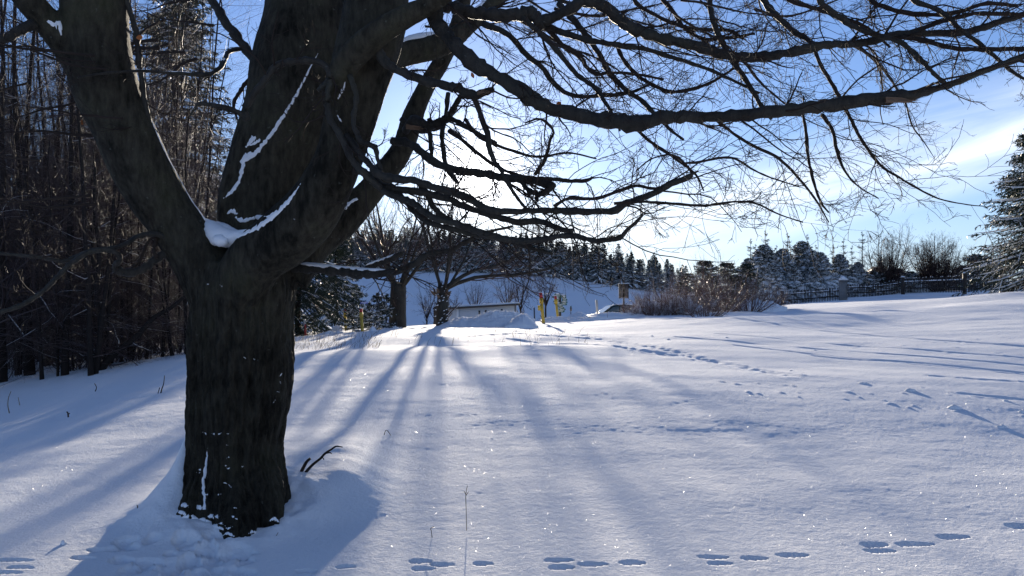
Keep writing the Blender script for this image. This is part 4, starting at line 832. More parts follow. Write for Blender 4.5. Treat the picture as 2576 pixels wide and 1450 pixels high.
def big_conifers():
    mk = lambda seed, *a, **k: spruce(np.random.default_rng(seed), 'spruce_tree', *a, **k)
    def put(o, u, Y, rz=0, s=1.0, dz=0): x = (u - U0) / F * Y; o.location = (x, Y, gz(x, Y) - .1 + dz); o.rotation_euler = (0, 0, rz); o.scale = (s, s, s); return o
    put(mk(1, 19, 3.5, 'very tall dark spruce rising behind the fork of the beech', nb=460, side=9, need=6, nlen=.15, nwid=.03, droop=.42, snow=.22), 440, 33)
    p = mk(2, 17, 3.3, 'tall dark spruce behind the woodland at the left', nb=300, side=8, need=5, nlen=.17, nwid=.038, droop=.42, snow=.2)
    put(p, 250, 40); g = 'dark spruces behind the woodland'; p['group'] = g
    for u, Y, s, l in [(-150, 46, 1.0, 'dark spruce behind the woodland at the far left'), (20, 42, .82, 'dark spruce behind the stout trunk on the left'), (130, 50, .8, 'dark spruce between tall trees at the upper left'), (345, 47, .9, 'dark spruce left of the tallest one'), (540, 50, .66, 'shorter spruce seen beneath the left limb of the beech'), (620, 56, .8, 'spruce hidden mostly by the beech trunk'), (410, 60, .72, 'smaller spruce in the gap of the woodland')]:
        x = (u - U0) / F * Y; dup(p, (x, Y, gz(x, Y) - .1), s * 9, s, l, g)
    rg = np.random.default_rng(3)
    for i in range(16):
        u = -230 + i * 50 + rg.normal(0, 10); Y = rg.uniform(37, 43); x = (u - U0) / F * Y
        dup(p, (x, Y, gz(x, Y) - .1), rg.uniform(0, 6), rg.uniform(.42, .58), 'low dark spruce in the thick of the woodland background', g)
    put(mk(3, 5.7, 1.75, 'dark sunlit spruce just right of the beech trunk', nb=300, side=9, need=8, nlen=.10, nwid=.014, droop=.55, snow=.12, zb=.03, sw=.35), 752, 24)
    put(mk(4, 7.3, 2.0, 'bluish snow dusted spruce beside the sunlit one', nb=260, side=8, need=6, nlen=.13, nwid=.022, droop=.5, snow=.3, zb=.02, sw=.45), 845, 44, dz=.2)
    q = mk(5, 3.4, 1.2, 'small snowy spruce with open twigs left of the blue signs', nb=90, side=6, need=4, nlen=.12, nwid=.022, droop=.2, snow=.35, sparse=.8); put(q, 898, 47)
    # young snow dusted spruces by the yellow posts
    y1 = mk(6, 1.25, .55, 'small young spruce just right of the second yellow post', nb=60, side=6, need=7, nlen=.05, nwid=.009, droop=.12, snow=.5, zb=.05); put(y1, 948, 25); g2 = 'young spruces by the yellow posts'; y1['group'] = g2
    for u, Y, s, l in [(972, 25.6, .95, 'young spruce, rightmost of the small ones left of the middle tree'), (888, 24.2, .85, 'small spruce buried in snow between the two left yellow posts'), (930, 25.5, .75, 'tiny spruce behind the second yellow post'), (1000, 26.4, .35, 'tiny spruce tip at the foot of the left middle tree')]:
        x = (u - U0) / F * Y; dup(y1, (x, Y, gz(x, Y) - .08), s * 5, s, l, g2)
    # right edge
    put(mk(7, 10.6, 4.5, 'large snow laden spruce at the right edge beyond the fence', nb=520, side=10, need=7, nlen=.17, nwid=.03, droop=.36, snow=.5, zb=.07, sw=.75, wcap=.12), 2650, 43)
    # snow covered spruce hedge behind the fence
    h = mk(8, 5.2, 2.9, 'broad snow covered spruce, first of the hedge row', nb=300, side=8, need=4, nlen=.16, nwid=.03, droop=.5, snow=.95, zb=.02, pw=.78, sw=1.9); put(h, 1922, 71, s=1.08); g3 = 'snow covered spruces in a row behind the fence'; h['group'] = g3
    for i, (u, Y, s) in enumerate([(1968, 70, .96), (2018, 71, 1.06), (2062, 69, .82), (2112, 70, .76), (1885, 72, .90), (1995, 68.5, .66), (2045, 68, .56), (1945, 68, .70), (2158, 69, .60)]):
        x = (u - U0) / F * Y; dup(h, (x, Y, gz(x, Y) - .1), s * 9 + i, s, 'snow covered spruce of the hedge row, %s' % ['second from the left', 'third from the left', 'fourth, where the row starts to drop', 'low one near the stone gate post', 'half hidden behind the brown bushes', 'low front one in the middle of the row', 'low front one left of the gate post', 'low front one at the bushes', 'last and lowest one right of the gate post'][i], g3)
    t = mk(9, 7.0, 1.15, 'spindly young spruce poking up behind the hedge row', nb=62, side=4, need=3, nlen=.09, nwid=.014, droop=-.12, snow=.3, zb=.3, pw=.9, sparse=.6, sw=.6); put(t, 1926, 72); g4 = 'spindly young spruces behind the hedge row'; t['group'] = g4
    for i, (u, Y, s) in enumerate([(1900, 73, .85), (1953, 71, .78), (1981, 72, .93), (2005, 73, .80), (2030, 72, .88), (2052, 73, .74), (2095, 70, .70), (2122, 70, .76), (2143, 69, .66), (2169, 69, .82), (1888, 74, .95)]):
        x = (u - U0) / F * Y; dup(t, (x, Y, gz(x, Y) - .1), s * 12 + i, s, 'thin spruce tip rising behind the hedge row, %s' % ['at its left end', 'third tip from the left', 'fourth tip from the left', 'in the middle of the row', 'just right of the middle', 'above the lower end', 'left of a close pair', 'right of a close pair', 'left of the bare round tree', 'beside the bare round tree', 'tallest at the left end'][i], g4)
    b = mk(10, 1.9, 1.4, 'low snowy spruce bush behind the right part of the fence', nb=120, side=6, need=4, nlen=.13, nwid=.03, droop=.3, snow=.95, zb=.02, pw=.5, sw=1.6); put(b, 2290, 68); g5 = 'low snowy evergreen bushes behind the fence'; b['group'] = g5
    for i, (u, Y, s) in enumerate([(2330, 69, 1.0), (2380, 70, .9), (2425, 69, 1.1), (2455, 70, 1.6), (2205, 68, 1.1), (2250, 69, 1.2), (2490, 68, 1.3)]):
        x = (u - U0) / F * Y; dup(b, (x, Y, gz(x, Y) - .1), s * 12 + i, s, 'low snowy evergreen bush behind the fence, %s' % ['under the round bare tree', 'right of the round bare tree', 'left of the tall one', 'tallest of them, beside the big spruce', 'by the stone gate post', 'under the slim bare tree', 'at the foot of the big spruce'][i], g5)
big_conifers()

def vase_tree(rng, name, H, r, label, cat, group=None, extra=(), fork=.22, nst=6, spread=.36, per=9, mat=M_WOODTW, trunk=True, k3=5, snow=.0, tmat=None, bf=.38, up=.45, tw=1.0):
    rt = root(name, (0, 0, 0), label, cat, group); stems = []
    if trunk:
        zt = H * fork; tp, tr_ = stem_path(rng, (0, 0, -.3), (rng.normal(0, .01) * H, 0, zt + .02 * H), 10, .006, r, r * .8, 1.5)
        stems.append((tp, tr_))
        for k in range(nst):
            a = k * 6.283 / nst + rng.normal(0, .3); sp = spread * rng.uniform(.35, 1.2); z0 = zt * rng.uniform(.86, 1.0) - .02
            e = np.array([math.cos(a) * H * sp, math.sin(a) * H * sp, H * rng.uniform(.8, 1)]); b0 = tp[-1] * [1, 1, 0] + [math.cos(a) * r * .3, math.sin(a) * r * .3, z0]
            s = np.linspace(0, 1, 10)[:, None]; p = b0 + (e - b0) * s; p[:, :2] += (e - b0)[:2] * (np.sin(s * np.pi) * .12); p += np.cumsum(rng.normal(0, .010 * H, (10, 3)), 0) * s * .6
            stems.append((p, r * bf * (1 - .86 * s[:, 0])))
        for ex in extra:
            q = spline(np.array([[0, 0, zt * .93]] + [list(c) for c in ex], float), 10); q = q + rng.normal(0, .03, q.shape) * np.linspace(0, 1, 10)[:, None]; stems.append((q, r * .36 * (.95 - .7 * np.linspace(0, 1, 10))))
    else:
        for k in range(nst):
            a = rng.uniform(0, 6.28); sp = spread * rng.uniform(.1, 1.1); e = np.array([math.cos(a) * H * sp, math.sin(a) * H * sp, H * rng.uniform(.45, 1) * (1 - .35 * sp)])
            s = np.linspace(0, 1, 10)[:, None]; b0 = np.array([math.cos(a) * .12, math.sin(a) * .12, -.15]); p = b0 + (e - b0) * s; p[:, :2] += e[:2] * (np.sin(s * np.pi) * .15); p += np.cumsum(rng.normal(0, .009 * H, (10, 3)), 0) * s * .6
            stems.append((p, r * (1 - .8 * s[:, 0])))
    tb, cb, keep = tree_wood(rng, stems, [
        dict(per=per, Lr=.45, ang=.66, n=7, wob=.10, trop=(0, 0, up), rr=.42 * tw, tmin=.12, rend=.3, Lmax=H * .38, k=4, curl=.4, rmax=.04),
        dict(per=6, Lr=.5, ang=.65, n=5, wob=.13, trop=(0, 0, up * .6), rr=.5 * tw, tmin=.15, rend=.4, Lmax=H * .2, k=3, curl=.3),
        dict(per=k3, Lr=.5, ang=.6, n=4, wob=.12, trop=(0, 0, up * .2), rr=.6 * tw, tmin=.2, rend=.6, Lmin=.05, k=3)], 12)
    link(tb.mesh('trunk' if trunk else 'stems', tmat or M_WOODTR), 'trunk' if trunk else 'stems', rt, kind=None if trunk else 'stuff'); link(cb.mesh('crown', mat), 'crown', rt)
    if snow > 0:
        sb = MB(); bits_snow(rng, sb, *keep[0], snow, 2.3, 1.0); bits_snow(rng, sb, *keep[1], snow * .8, 2.6, 1.0); link(sb.mesh('snow_load', M_SNOWP), 'snow_load', rt, kind='stuff')
    return rt
def putT(o, u, Y, dz=-.05, rz=0, s=1.0): x = (u - U0) / F * Y; o.location = (x, Y, gz(x, Y) + dz); o.rotation_euler = (0, 0, rz); o.scale = (s, s, s); return o
def mid_trees():
    t1 = vase_tree(np.random.default_rng(21), 'bare_tree', 5.6, .31, 'bare tree with a thick dark trunk, left of the pair in mid field', 'bare tree', 'pair of bare trees in mid field', fork=.26, nst=7, spread=.44, per=15, k3=7, bf=.21, snow=.1, tmat=M_BRANCH); putT(t1, 1000, 26.5)
    t2 = vase_tree(np.random.default_rng(24), 'bare_tree', 5.2, .21, 'bare tree with orange split bark, right of the pair in mid field', 'bare tree', 'pair of bare trees in mid field', extra=[[(.9, 0, 1.75), (1.9, .1, 2.0), (2.5, .1, 2.4), (2.75, .2, 3.3)], [(1.0, .5, 1.6), (2.4, .7, 1.7), (3.7, .8, 2.0), (4.3, .8, 2.5), (4.5, .9, 3.3)]], fork=.24, nst=6, spread=.30, per=15, k3=7, bf=.24, snow=.15, tmat=M_BRANCH); putT(t2, 1111, 25.5)
    mb = MB(); rng = np.random.default_rng(2)
    for k in range(12):
        a = rng.uniform(0, 6.28); z = rng.uniform(.85, 1.15); c = np.array([math.cos(a) * .2, math.sin(a) * .2, z]); e = c + [math.cos(a) * .12 + rng.normal(0, .05), math.sin(a) * .1 - .03, rng.uniform(.05, .3)]
        tubes(mb, np.array([[c, (c + e) / 2, e]]), np.array([[.05, .04, .008]]), 5)
    link(mb.mesh('torn_bark', M_HEART), 'torn_bark', t2, kind='stuff')
    sb = MB(); rng = np.random.default_rng(3)
    for k in range(34):
        a = rng.uniform(3.4, 6.0); z = rng.uniform(.02, 1.4); rr = .215; c = np.array([math.cos(a) * rr, math.sin(a) * rr, z]); tubes(sb, np.array([[c - [.03, 0, .01], c, c + [.03, 0, .015]]]), np.array([[.006, .018, .006]]) * rng.uniform(.5, 1.3), 5, cap=True)
    link(sb.mesh('snow_patch', M_SNOWP), 'snow_patch', t2, kind='stuff')
    # young avenue trees in the hollow
    pr = [vase_tree(np.random.default_rng(30 + i), 'young_tree', 6.9, .085, '', 'young tree', fork=.52, nst=8, spread=.17, per=8, k3=5, bf=.5, tw=1.35) for i in range(3)]
    L = ['young bare tree in the hollow, between the two mid field trunks', 'slim young bare tree just left of the right mid field trunk', 'young bare tree in front of the white building', 'smaller young tree before the windows of the white building', 'tallest young bare tree by the right end of the white building', 'young bare tree right of the white building', 'young bare tree behind the two yellow posts', 'young bare tree half hidden behind the right mid field trunk']
    S = [(1071, 70, .86, 0), (1097, 74, .76, 1), (1196, 68, .88, 2), (1240, 66, .62, 0), (1276, 68, .98, 1), (1309, 68, .93, 2), (1374, 62, .90, 0), (1140, 68, .76, 1)]
    place(pr, [((u - U0) / F * Y, Y, s, i * 1.3, k) for i, (u, Y, s, k) in enumerate(S)], L, 'young bare trees in a row in the hollow')
    b = vase_tree(np.random.default_rng(50), 'bare_bush', 3.6, .05, 'twiggy bare bush by the blue and green signs', 'bare bush', nst=8, spread=.42, per=7, trunk=False, k3=4); putT(b, 918, 48)
    # round crowned bare trees beyond the fence
    r1 = vase_tree(np.random.default_rng(51), 'bare_tree', 6.7, .045, 'slim crowned bare tree rising beyond the fence', 'bare tree', nst=24, spread=.27, per=12, trunk=False, k3=7, tw=1.7, up=.4); putT(r1, 2228, 68)
    r2 = vase_tree(np.random.default_rng(52), 'bare_tree', 6.1, .045, 'round crowned bare tree beyond the fence, nearer the big spruce', 'bare tree', nst=44, spread=.5, per=12, trunk=False, k3=7, tw=1.7, up=.35); putT(r2, 2362, 68)
    r3 = vase_tree(np.random.default_rng(53), 'bare_tree', 4.2, .05, 'thin bare tree against the left side of the big spruce', 'bare tree', nst=7, spread=.4, per=8, trunk=False, k3=4); putT(r3, 2490, 66)
    # tangle of shrubs on the rise
    def sh(seed, H, label, spread=.75, nst=26, per=8, mat=M_BRANCHB, snow=.5, r=.018, k3=4): return vase_tree(np.random.default_rng(seed), 'shrub', H, r, label, 'bush', 'shrubs on the rise', nst=nst, spread=spread, per=per, trunk=False, mat=mat, snow=snow, tmat=mat, k3=k3, up=-.25 if snow > .6 else .15, tw=1.2)
    putT(sh(60, 1.35, 'low shrub bowed down by snow at the left end of the thicket', 1.15, 34, snow=1.0), 1625, 33)
    putT(sh(61, 1.7, 'snow smothered shrub beside the info board', 1.0, 34, snow=1.0), 1665, 33.5)
    putT(sh(62, 2.5, 'tall brown shrub with thin upright shoots', .62, 26, snow=.35), 1745, 33)
    putT(sh(63, 2.2, 'dense red brown shrub in the middle of the thicket', .7, 34, snow=.25), 1815, 32)
    putT(sh(64, 1.9, 'brown shrub in front of the snowy hedge row', .8, 34, snow=.25), 1885, 33)
    putT(sh(65, 1.6, 'brown shrub at the right end of the thicket by the fence', .85, 30, snow=.2), 1938, 36)
    for i, (u, Y, H) in enumerate([(1595, 31.0, .8), (1640, 30.6, 1.1), (1690, 30.2, 1.0), (1735, 29.6, .9), (1668, 31.3, 1.5)]):
        putT(sh(160 + i, H, ['frosted low shrub at the very left tip of the thicket', 'frosted shrub draped over the snow mound', 'frosted shrub in front of the middle snow mound', 'frosted shrub beside the front twig clump', 'taller frosted shrub rising from the snow mound'][i], .95, 26, snow=.9, per=9), u, Y)
    putT(sh(66, .95, 'small leaning twig clump at the front of the thicket', 1.0, 22, snow=.3, per=6), 1770, 27)
    putT(sh(67, 1.3, 'pale frosted shrub behind the front twig clump', 1.1, 30, snow=.9), 1715, 30.5)
    putT(sh(68, 3.1, 'tallest wispy shrub at the back of the thicket', .5, 20, snow=.15), 1790, 37)
    putT(sh(69, 2.3, 'wide shrub at the back behind the info board', .8, 26, snow=.5), 1700, 38)
    d = spruce(np.random.default_rng(70), 'evergreen_bush', 2.6, 1.3, 'dark evergreen bush at the back of the thicket', nb=120, side=7, need=5, nlen=.09, nwid=.02, snow=.3, pw=.5, cat='evergreen bush', group='dark evergreens in the thicket'); putT(d, 1775, 40)
    for i, (u, Y, s) in enumerate([(1830, 41, .95), (1730, 42, .85), (1880, 40, .9)]):
        x = (u - U0) / F * Y; dup(d, (x, Y, gz(x, Y) - .05), i * 2., s, ['dark evergreen bush right of the tallest shrub', 'dark evergreen bush nearer the info board', 'dark evergreen bush beside the hedge row'][i])
mid_trees()

# undergrowth along the woodland edge and in front of it
def undergrowth():
    pr = [vase_tree(np.random.default_rng(80 + i), 'undergrowth_bush', 1.5 + .3 * i, .014, '', 'bush', nst=9, spread=.6, per=6, trunk=False, mat=M_WOODTW, tmat=M_WOODTW, snow=.15, k3=3) for i in range(3)]
    rng = np.random.default_rng(90); sp = []
    for k in range(44):
        u = rng.uniform(-150, 500); e = np.interp(u, [-150, 0, 250, 500], [1000, 962, 925, 893]); x, y = pix(u, e - 2); y = min(y, 18.5) * rng.uniform(.99, 1.35); sp.append(((u - U0) / F * y, y, rng.uniform(.6, 1.15), rng.uniform(0, 6.28), int(rng.integers(0, 3))))
    place(pr, sp, 'thin leafless undergrowth bush under the woodland trees', 'undergrowth bushes in the woodland')
undergrowth()

# ------------------------------------------------------------------ picket fence
def fence():
    g = 'runs of the wooden picket fence'
    pk = MB(); box(pk, (0, 0, .5), (.052, .022, 1.0)); V = [[-.026, -.011, 1.0], [.026, -.011, 1.0], [.026, .011, 1.0], [-.026, .011, 1.0], [0, -.011, 1.03], [0, .011, 1.03]]
    pk.both(V, [[0, 1, 1, 0], ] and [[1, 2, 5, 4], [3, 0, 4, 5]], [[0, 1, 4], [2, 3, 5]]); pme = pk.mesh('picket', M_WOOD, False)
    ck = MB(); tubes(ck, np.array([[[-.03, 0, 1.02], [0, 0, 1.035], [.03, 0, 1.02]]]), np.array([[.012, .026, .012]]), 6, cap=True); cme = ck.mesh('snow_cap', M_SNOWP)
    runs = [('left run of the picket fence up to the stone gate post', (1970, 765, 62), (2116, 753, 59.5), 37, 32, 30.5, 0), ('sagging run of picket fence right of the gate post', (2132, 745, 58.5), (2268, 734, 56), 35, 29, 29, -.09),
            ('straight run of picket fence between two dark posts', (2276, 733.5, 55.5), (2424, 733, 52.5), 38, 32, 38, .0), ('bowed run of picket fence ending at the big spruce', (2434, 733, 52), (2520, 734, 49.5), 22, 38, 33, .12), ('shaded run of picket fence under the big spruce', (2520, 734, 49.5), (2640, 732, 46), 28, 33, 36, -.05)]
    rng = np.random.default_rng(8)
    for lab, a, b, n, h0, h1, bow in runs:
        A, B = P(*a), P(*b); rt = root('picket_fence', tuple(A), lab, 'fence', g); hA, hB = h0 * a[2] / F, h1 * b[2] / F
        for i in range(n):
            s = (i + .5) / n; p = A + (B - A) * s; h = hA + (hB - hA) * s; h *= rng.uniform(.97, 1.03); off = bow * math.sin(math.pi * s)
            o = link(pme, 'picket', rt); o.location = p - A + np.array([0, 0, -.08 + off]); o.scale = (1, 1, h + .08); o.rotation_euler = (rng.normal(0, .02), rng.normal(0, .025), math.atan2(B[1] - A[1], B[0] - A[0]))
            if rng.random() < .55: c = link(cme, 'snow_cap', o)
        for fr, nm in ((.26, 'rail'), (.74, 'rail')):
            s = np.linspace(0, 1, 14)[:, None]; p = (B - A) * s; p[:, 2] += (hA + (hB - hA) * s[:, 0]) * fr + bow * np.sin(np.pi * s[:, 0]); p[:, 1] += .035
            mb = MB(); tubes(mb, p[None], np.full((1, 14), .042), 4, cap=True); link(mb.mesh('rail', M_WOOD, False), 'rail', rt)
            if fr > .5:
                q = p.copy(); q[:, 2] += .045; mb = MB(); tubes(mb, q[None], (.042 * (1 + .2 * rng.normal(size=(1, 14)))), 7, cap=True, flat_=.8); link(mb.mesh('snow_ridge', M_SNOWP), 'snow_ridge', rt)
    for u, v, Y, hpx, l in [(2271, 734, 55.9, 36, 'dark wooden fence post right of the sagging run'), (2426, 733, 52.3, 45, 'tallest dark fence post left of the big spruce'), (1967, 766, 62, 34, 'dark end post of the fence at the bushes')]:
        p = P(u, v, Y); h = hpx * Y / F; rt = root('fence_post', tuple(p), l, 'fence post', 'dark posts of the picket fence')
        mb = MB(); box(mb, (0, 0, h / 2 - .1), (.19, .19, h + .2)); link(mb.mesh('shaft', M_WOOD, False), 'shaft', rt)
        mb = MB(); tubes(mb, np.array([[[0, 0, h - .0], [0, 0, h + .05], [0, 0, h + .09]]]), np.array([[.15, .13, .03]]), 10, cap=True); link(mb.mesh('snow_cap', M_SNOWP), 'snow_cap', rt)
    p = P(2121, 752, 58.8); rt = root('gate_post', tuple(p), 'pale stone gate post with a pointed cap of snow', 'gate post')
    mb = MB(); box(mb, (0, 0, .55), (.44, .44, 1.5)); link(mb.mesh('shaft', M_STONE, False), 'shaft', rt)
    mb = MB(); box(mb, (0, 0, 1.33), (.58, .58, .08)); link(mb.mesh('capstone', M_STONE, False), 'capstone', rt)
    mb = MB(); box(mb, (0, 0, 1.53), (.60, .60, .30), top=.12); link(mb.mesh('snow_cap', M_SNOWP), 'snow_cap', rt)
    p = P(2205, 700, 76); rt = root('gabled_hut', (p[0], p[1], p[2] - .5), 'dark gabled hut half hidden beyond the fence', 'hut', s=.75)
    mb = MB(); box(mb, (0, 0, .5), (1.7, 2.4, 2.0)); link(mb.mesh('wall', M_WOOD, False), 'wall', rt)
    mb = MB(); V = [[-1.0, -1.3, 1.4], [1.0, -1.3, 1.4], [0, -1.3, 2.15], [-1.0, 1.3, 1.4], [1.0, 1.3, 1.4], [0, 1.3, 2.15]]; mb.both(V, [[0, 2, 5, 3], [1, 4, 5, 2], [0, 3, 4, 1]], [[0, 1, 2], [3, 5, 4]]); link(mb.mesh('roof', M_ROOF, False), 'roof', rt)
fence()

# ------------------------------------------------------------------ posts, signs, car, building
def post(u, v, vt, Y, wpx, lab, lean=0.0, red=14, boxed=False, name='marker_post', group='yellow marker posts with red tips', mat=None, taper=0):
    b = P(u, v, Y); t_ = P(u + lean, vt, Y); k = Y / F; r = wpx * k / 2; h = t_[2] - b[2]; dx = t_[0] - b[0]
    rt = root(name, tuple(b), lab, 'marker post', group); rt.rotation_euler = (0, math.atan2(dx, h), 0); L = math.hypot(dx, h); rh = red * k
    mb = MB(); box(mb, (0, 0, (L - rh) / 2 - .15), (2 * r, 2 * r, L - rh + .3)); 
    sh_ = link(mb.mesh('shaft', mat or M_YEL, False), 'shaft', rt)
    if red:
        mb = MB(); box(mb, (0, 0, L - rh / 2), (2.0 * r, 2.0 * r, rh)); link(mb.mesh('red_tip', M_RED, False), 'red_tip', rt)
        mb = MB(); box(mb, (0, 0, L - rh - .06), (2.5 * r, 2.5 * r, .12 + 4 * k)); link(mb.mesh('collar', M_YEL, False), 'collar', rt)
        mb = MB(); tubes(mb, np.array([[[0, 0, L - .01], [0, 0, L + .02], [0, 0, L + .035]]]), np.array([[r * 1.0, r * .9, r * .2]]), 8, cap=True); link(mb.mesh('snow_cap', M_SNOWP), 'snow_cap', rt)
    if boxed:
        mb = MB(); box(mb, (-r * 1.7, -.02, L * .55), (2.2 * r, 2.6 * r, 13 * k)); link(mb.mesh('box', M_YEL, False), 'box', rt)
    return rt
post(1368, 820, 737, 28, 7.5, 'yellow marker post with a side box, tallest and nearest of the right pair', -8, 16, True)
post(1404, 805, 745, 33, 6, 'yellow marker post in front of the green direction signs', -7, 10)
post(870.5, 832, 778, 27, 6, 'yellow marker post, leftmost by the snow heaps', -2.5, 9)
post(912.5, 842, 777, 23.5, 6.5, 'yellow marker post, second from the left beside the young spruces', -4.5, 11)
post(768, 835, 806, 23.5, 4.5, 'short red and white post right of the beech trunk', -1.5, 0, name='snow_stake', group='odd snow stakes', mat=M_RED)
post(1502.5, 785, 755, 40, 5, 'pale wooden stake left of the buried car', -2, 0, name='snow_stake', group='odd snow stakes', mat=M_PALE)
post(1345, 809, 774, 36, 3.2, 'thin black post between the snow heap and the tall yellow post', -1.5, 0, name='snow_stake', group='odd snow stakes', mat=M_DARK)
post(1296, 800, 768, 44, 2.6, 'thin black post rising behind the plowed snow heap', 0, 0, name='snow_stake', group='odd snow stakes', mat=M_DARK)
post(1045, 822, 808, 26, 4, 'short black stump post at the foot of the left mid field tree', 0, 0, name='snow_stake', group='odd snow stakes', mat=M_DARK).location.x -= .62
def top_white():
    mb = MB(); box(mb, (0, 0, .3), (.054, .054, .14)); o = [o for o in bpy.data.objects if o.get('label', '').startswith('short red and white')][0]; link(mb.mesh('white_band', M_WHITE, False), 'white_band', o)
top_white()
def flat_post(name, u, v, Y, w_, h, mat, rt, d=.06, z0=0):
    mb = MB(); box(mb, (0, 0, z0 + h / 2), (w_, d, h)); return link(mb.mesh(name, mat, False), name, rt)
def direction_sign():
    Y = 36; k = Y / F; b = P(1409, 806, Y); rt = root('direction_signpost', tuple(b), 'hiking signpost stacked with many small green and white direction boards', 'signpost')
    mb = MB(); tubes(mb, np.array([[[0, 0, -.2], [0, 0, .6], [0, 0, 1.15]]]), np.array([[.055, .05, .05]]), 8, cap=True); link(mb.mesh('pole', M_WOOD), 'pole', rt)
    rng = np.random.default_rng(4); me = {}
    rows = [(64, -7, 17, 0), (58.5, -9, 20, 1), (57, 9, 12, 1), (53, -7, 18, 0), (51, 11, 13, 1), (47.5, -8, 18, 1), (45, 10, 14, 0), (42, -7, 15, 0), (39.5, 8, 15, 1), (36, 0, 14, 1), (31, 3, 14, 0), (27, 4, 17, 1), (22, 0, 20, 0), (61, 7, 14, 0)]
    for z, dx, wd, gcol in rows:
        w2 = wd * k; hh = 4.6 * k; mb = MB(); box(mb, (0, 0, 0), (w2, .025, hh)); sgn = 1 if dx >= 0 else -1
        mb.tris([[sgn * w2 / 2, -.0125, -hh / 2], [sgn * w2 / 2, -.0125, hh / 2], [sgn * (w2 / 2 + hh * .45), -.0125, 0]], [[0, 1, 2]] if sgn < 0 else [[0, 2, 1]])
        o = link(mb.mesh('direction_board', M_GREEN, False), 'direction_board', rt); o.location = (dx * k, -.07 + rng.normal(0, .02), z * k); o.rotation_euler = (0, rng.normal(0, .02), rng.normal(0, .35))
        mb = MB(); box(mb, (0, -.018, hh * .05), (w2 * .72, .008, hh * .26)); link(mb.mesh('white_lettering_strip', M_WHITE, False), 'white_lettering_strip', o)
        mb = MB(); tubes(mb, np.array([[[-w2 * .45, 0, hh * .55], [0, 0, hh * .6], [w2 * .45, 0, hh * .55]]]), np.array([[.012, .026, .012]]), 5, cap=True); link(mb.mesh('snow_cap', M_SNOWP), 'snow_cap', o)
direction_sign()
def info_board():
    Y = 38; k = Y / F; b = P(1569, 800, Y); rt = root('info_board', tuple(b), 'grey wooden notice board on posts with a snow topped roof', 'notice board')
    flat_post('post', 0, 0, 0, .07, 1.35, M_WOOD, rt)
    mb = MB(); box(mb, (0, 0, 66 * k), (22 * k, .06, 34 * k)); link(mb.mesh('panel', M_BOARD, False), 'panel', rt)
    for sx in (-1, 1): mb = MB(); box(mb, (sx * 11.3 * k, 0, 66 * k), (1.6 * k, .09, 35 * k)); link(mb.mesh('frame_side', M_WOOD, False), 'frame_side', rt)
    mb = MB(); box(mb, (0, 0, 84 * k), (26 * k, .34, 1.8 * k)); link(mb.mesh('roof', M_WOOD, False), 'roof', rt)
    mb = MB(); tubes(mb, np.array([[[-12 * k, 0, 85.6 * k], [0, 0, 86 * k], [12 * k, 0, 85.6 * k]]]), np.array([[.06, .08, .06]]), 8, cap=True, flat_=.4); link(mb.mesh('snow_cap', M_SNOWP), 'snow_cap', rt)
    Y = 56; k = Y / F; b = P(1436, 812, Y); rt = root('waymark_sign', tuple(b), 'tiny sign on a pole far right of the green signpost', 'sign'); mb = MB(); tubes(mb, np.array([[[0, 0, 0], [0, 0, 20 * k], [0, 0, 40 * k]]]), np.full((1, 3), .03), 6); link(mb.mesh('pole', M_DARK), 'pole', rt); mb = MB(); box(mb, (0, -.04, 34 * k), (5 * k, .03, 9 * k)); link(mb.mesh('panel', M_BOARD, False), 'panel', rt); mb = MB(); box(mb, (0, -.04, 40.5 * k), (3 * k, .03, 3 * k)); link(mb.mesh('top_panel', M_GREEN, False), 'top_panel', rt)
    Y = 40; k = Y / F
    b = P(929, 830, Y); rt = root('street_sign', tuple(b), 'street sign pole with a blue board and a pale arrow board', 'street sign'); mb = MB(); tubes(mb, np.array([[[0, 0, 0], [0, 0, 35 * k], [0, 0, 72 * k]]]), np.full((1, 3), .025), 7); link(mb.mesh('pole', M_DARK), 'pole', rt)
    mb = MB(); box(mb, (-13 * k, -.03, 68 * k), (19 * k, .02, 4.5 * k)); bl = link(mb.mesh('blue_board', M_BLUE, False), 'blue_board', rt); mb = MB(); box(mb, (-13 * k, -.045, 68 * k), (14 * k, .006, 1.2 * k)); link(mb.mesh('white_lettering_strip', M_WHITE, False), 'white_lettering_strip', bl)
    mb = MB(); box(mb, (1 * k, -.03, 68 * k), (4 * k, .02, 6.5 * k)); link(mb.mesh('white_board', M_WHITE, False), 'white_board', rt)
    mb = MB(); box(mb, (1 * k, -.05, 57 * k), (14 * k, .02, 4 * k)); gb = link(mb.mesh('arrow_board', M_GREEN, False), 'arrow_board', rt); mb = MB(); box(mb, (1 * k, -.065, 57 * k), (10 * k, .006, 1.2 * k)); link(mb.mesh('yellow_lettering_strip', M_YEL, False), 'yellow_lettering_strip', gb)
info_board()
